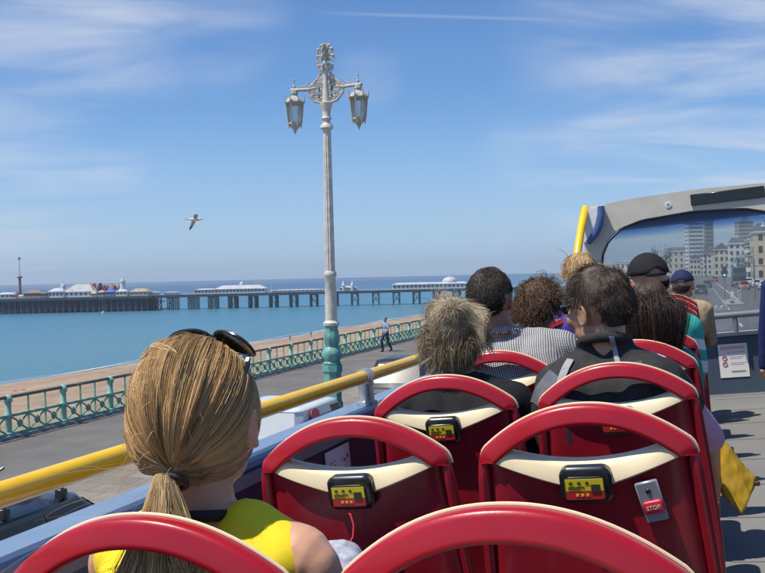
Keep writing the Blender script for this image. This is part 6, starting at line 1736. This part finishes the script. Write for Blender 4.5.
# ------------------------------------------------------------------ buildings along the right of the road
stucco = [mat('stucco_%d' % i, c, .8, var=.10, scale=.25, bump=.1, bscale=3) for i, c in enumerate([(.80, .72, .54), (.82, .78, .67), (.75, .63, .43), (.84, .81, .73), (.68, .61, .49)])]
slate = mat('roof_slate', (.13, .13, .14), .7, var=.2, scale=.5)
win = mat('window_dark', (.035, .045, .055), .15, var=.3, scale=.3, coat=.4); trimw = mat('trim_white', (.72, .71, .68), .6, var=.05)
winm = {}
def window_mesh(w, h):
    k = (round(w, 2), round(h, 2))
    if k not in winm:
        me = MB().box((-w / 2, -.03, -h / 2), (w / 2, .04, h / 2)).mesh('window'); me.materials.append(win)
        f = MB()
        for (a, b_, c, d) in ((-w / 2 - .1, -h / 2 - .1, w / 2 + .1, -h / 2), (-w / 2 - .1, h / 2, w / 2 + .1, h / 2 + .12), (-w / 2 - .1, -h / 2, -w / 2, h / 2), (w / 2, -h / 2, w / 2 + .1, h / 2), (-w / 2, -.04, w / 2, .04)):
            f.box((a, -.09, b_), (c, .03, d))
        fm = f.mesh('frame'); fm.materials.append(trimw)
        winm[k] = (me, fm)
    return winm[k]
def building(label, x0, y0, wx, wy, h, floors, m, roof='flat', bays_s=3, bays_f=4, bay=False, frames=True, name='terraced_house', cornice=True):
    t = thing(name, label, 'building', T(x0, y0, .0))
    MB().box((0, 0, .003), (wx, wy, h)).build('wall', m, t, smooth=False)
    if cornice:
        c = MB().box((-.35, -.35, h - .5), (wx + .3, wy + .3, h - .12)).box((-.2, -.2, h - .9), (wx + .15, wy + .15, h - .503)).build('cornice', trimw, t, smooth=False)
        MB().box((-.12, -.12, h * .30), (wx + .1, wy + .1, h * .30 + .25)).build('string_course', trimw, t, smooth=False)
    if roof == 'mansard': rf = MB().hull([(.1, .1, h), (wx - .1, .1, h), (.1, wy - .1, h), (wx - .1, wy - .1, h), (1.3, 1.3, h + 2.4), (wx - 1.3, 1.3, h + 2.4), (1.3, wy - 1.3, h + 2.4), (wx - 1.3, wy - 1.3, h + 2.4)]).build('roof', slate, t, smooth=False)
    elif roof == 'gable': rf = MB().hull([(-.2, -.2, h), (wx + .2, -.2, h), (-.2, wy + .2, h), (wx + .2, wy + .2, h), (wx / 2, 0, h + 3), (wx / 2, wy, h + 3)]).build('roof', slate, t, smooth=False)
    else: rf = MB().box((.2, .2, h), (wx - .2, wy - .2, h + .5)).build('roof', slate, t, smooth=False)
    for k in range(2):
        ch = MB().box((wx * .5 - .5, wy * (.12 + .74 * k), h + .3), (wx * .5 + .5, wy * (.12 + .74 * k) + .8, h + 3.4)).build('chimney', m, rf, smooth=False)
    fh = h / floors
    me, fm = window_mesh(1.2, fh * .56)
    def put(mx):
        o = bpy.data.objects.new('window', me); C.objects.link(o); o.parent = t; o.matrix_local = mx
        if frames: q = bpy.data.objects.new('frame', fm); C.objects.link(q); q.parent = o
    for f in range(floors):
        z = fh * (f + .5)
        for k in range(bays_s): put(T(wx * (k + .5) / bays_s, 0, z))
        for k in range(bays_f): put(T(0, wy * (k + .5) / bays_f, z) @ RZ(R(-90)))
    if bay:
        bz = h * .86
        for k in range(max(1, bays_f // 2)):
            yy = wy * (2 * k + 1) / bays_f
            b_ = MB().prism([(-1.3, yy - 1.0), (.02, yy - 1.8), (.02, yy + 1.8), (-1.3, yy + 1.0)], 'Z', .01, bz).build('bay', m, t, smooth=False)
            for f in range(floors):
                o = bpy.data.objects.new('window', me); C.objects.link(o); o.parent = b_; o.matrix_local = T(-1.3, yy, fh * (f + .5)) @ RZ(R(-90))
                o = bpy.data.objects.new('window', me); C.objects.link(o); o.parent = b_; o.matrix_local = T(-.64, yy - 1.4, fh * (f + .5)) @ RZ(R(-31))
            MB().box((-1.5, yy - 1.9, bz), (.02, yy + 1.9, bz + .3)).build('bay_roof', trimw, b_, smooth=False)
    return t
y = 186
specs = [(16, 5, 4, 'flat', 'tall cream seafront terrace at the right edge of the windscreen'), (13.2, 4, 1, 'mansard', 'pale stucco house with mansard roof next to the tall cream terrace'), (15, 5, 0, 'flat', 'ochre cream five storey seafront house'),
         (12, 4, 3, 'gable', 'white gabled house among the cream terraces'), (14.5, 4, 2, 'mansard', 'sandy seafront terrace with chimneys further along the road'), (12.5, 4, 1, 'flat', 'pale flat roofed terrace near the far end of the road'), (14, 4, 4, 'mansard', 'drab far terrace below the grey tower')]
for i, (h, fl, mi, rf, lab) in enumerate(specs):
    wy = 22 + (i * 7) % 9
    building(lab, 19.5 + i * .6 - (6 if i > 3 else 0), y, 15, wy, h, fl, stucco[mi], rf, 4, 6, bay=(i % 2 == 1), frames=i < 4)
    y += wy + (.6 if i != 2 else 14)
# far town on the left of the road, behind the pier entrance
for i, (px0, px1, top, d, fl, mi, rf, lab) in enumerate([(668, 689, 251, 640, 4, 4, 'mansard', 'broad far tan hotel left of the white tower'), (652, 668, 258, 660, 3, 0, 'flat', 'low far cream block left of the tan hotel'), (690, 700, 259, 560, 3, 2, 'gable', 'small far gabled building at the foot of the white tower'),
        (616, 634, 263, 700, 2, 3, 'flat', 'low far white seafront building behind the dark haired man'), (634, 652, 261, 690, 3, 1, 'mansard', 'far pale seafront building between the low blocks'), (703, 716, 253, 540, 4, 0, 'mansard', 'far yellowish terrace behind the traffic signal'), (714, 729, 249, 470, 4, 2, 'gable', 'far ochre terrace to the right of the traffic signal'), (729, 746, 243, 420, 5, 3, 'mansard', 'far white terrace above the green bus'), (640, 654, 256, 610, 4, 0, 'flat', 'far cream hotel left of the round green tree')]):
    a, b_ = at(px0, 270, d=d), at(px1, 270, d=d); tz = at((px0 + px1) / 2, top, d=d).z
    building(lab, a.x, a.y, (b_ - a).length, 16, tz, fl, stucco[mi], rf, max(3, int((b_ - a).length / 3)), 2, name='far_building', frames=False)
def tower(label, px0, px1, top, d, m, nf, band):
    a, b_ = at(px0, 270, d=d), at(px1, 270, d=d); h = at(px0, top, d=d).z; w = (b_ - a).length
    t = thing('tower_block', label, 'building', T(a.x, a.y, 0) @ RZ(R(14)))
    MB().box((0, 0, .003), (w, w * .8, h)).build('wall', m, t, smooth=False)
    MB().box((w * .3, w * .2, h), (w * .7, w * .6, h + 3.2)).build('roof_plant', m, t, smooth=False)
    for f in range(nf):
        z = h * (f + .35) / nf
        MB().box((.6, -.06, z), (w * .94, .05, z + h / nf * .42)).build('window_band', band, t, smooth=False)
        MB().box((-.06, .6, z), (.05, w * .76, z + h / nf * .42)).build('window_band', band, t, smooth=False)
        MB().box((w - .05, .6, z), (w + .06, w * .76, z + h / nf * .42)).build('window_band', band, t, smooth=False)
wb = mat('band_window', (.16, .19, .22), .3, var=.2, scale=.2)
tower('tall white tower block standing over the far town', 688.5, 704, 214, 620, mat('tower_white', (.82, .81, .78), .7, var=.06, scale=.1), 15, wb)
tower('darker face of the white tower, built as a separate dark block', 705.5, 714, 219, 640, mat('tower_dark_face', (.36, .35, .34), .7, var=.1, scale=.1), 14, wb)  # the white tower's darker face, its shade put into an added block's colour
tower('grey tower block rising behind the right hand terraces', 739, 754, 221, 600, mat('tower_grey', (.5, .48, .45), .7, var=.08, scale=.1), 14, wb)

# street lamps and trees in the far street
bark = mat('bark', (.12, .09, .06), .9, var=.3, scale=3)
leaf = [mat('leaf_%d' % i, c, .7, var=.35, scale=1.5) for i, c in enumerate([(.055, .085, .03), (.08, .10, .04), (.06, .075, .04)])]
def tree(label, loc, h, r, seed, li, airy=.5):
    t = thing('tree', label, 'tree', Matrix.Translation(loc)); rd = random.Random(seed)
    tr = MB(); tr.tube([(0, 0, 0), (.1, 0, h * .25), (.0, .1, h * .55), (.1, 0, h * .8)], [.28, .22, .15, .05], 8)
    tips = []
    for k in range(9):
        a = rd.uniform(0, 6.28); z0 = h * rd.uniform(.3, .6); e = V((r * .8 * math.cos(a), r * .8 * math.sin(a), h * rd.uniform(.6, .95)))
        tr.tube([(0, .05, z0), (e.x * .45, e.y * .45, (z0 + e.z) / 2 + .2), e], [.1, .06, .02], 5); tips.append(e)
    tr.build('trunk', bark, t)
    cr = MB()
    for k in range(int(900 * airy)):
        c = rd.choice(tips); p = V(c) * rd.uniform(.6, 1.02) + V((rd.gauss(0, r * .2), rd.gauss(0, r * .2), rd.gauss(0, h * .06) + h * .12 * rd.random()))
        s = rd.uniform(.12, .3); u = V((rd.gauss(0, 1), rd.gauss(0, 1), rd.gauss(0, 1))).normalized(); w = u.orthogonal().normalized(); q = u.cross(w)
        cr.add([p - w * s, p + q * s * .6, p + w * s, p - q * s * .6], [(0, 1, 2, 3)])
    cr.build('crown', leaf[li], t, smooth=False)
for (px, py, d, h, r, s, li, ai, lab) in ((661, 273, 280, 10.8, 3.0, 2, 0, 1.0, 'round dull green tree far ahead behind the black cap'), (706, 270, 420, 17, 5.5, 3, 2, .8, 'brown green tree at the foot of the towers'), (745, 269, 300, 9, 3.5, 5, 1, .7, 'small tree before the right hand terraces')):
    p = at(px, py, d=d); p.z = 0; tree(lab, p, h, r, s, li, ai)
for (x, y_, lab) in ((12.4, 140, 'slim grey street lamp on the right pavement ahead'), (12.4, 240, 'second slim street lamp further along the right pavement'), (6.4, 122, 'slim dark pole beside the island ahead')):
    t = thing('street_light', lab, 'street lamp', T(x, y_, .124 if x > 11 else .004)); hh = 8 if x > 11 else 4.6
    MB().tube([(0, 0, 0), (0, 0, hh), (-.3, 0, hh + .4), (-1.2 if x > 11 else -.3, 0, hh + .6)], [.09, .06, .05, .04], 8).build('pole', mat('signal_grey', (.2, .2, .2), .6), t)
    MB().ell((-1.3 if x > 11 else -.35, 0, hh + .56), (.35, .14, .1), 10, 8).build('lamp_head', mat('lamp_head_grey', (.3, .3, .3), .5), t)

# ------------------------------------------------------------------ air
HAZE = True
if HAZE:
    hz_ = MB().box((-5000, -300, -18), (2500, 5000, 75)).build('haze', None, None, smooth=False)
    m = bpy.data.materials.new('haze_air'); m.use_nodes = True; N, L = m.node_tree.nodes, m.node_tree.links; N.clear()
    o_ = N.new('ShaderNodeOutputMaterial'); v = N.new('ShaderNodeVolumePrincipled'); v.inputs['Color'].default_value = (.74, .86, 1, 1); v.inputs['Density'].default_value = .00016; v.inputs['Anisotropy'].default_value = .2
    L.new(v.outputs[0], o_.inputs['Volume']); hz_.data.materials.append(m); hz_['kind'] = 'stuff'; hz_['label'] = 'thin sea haze over the bay'
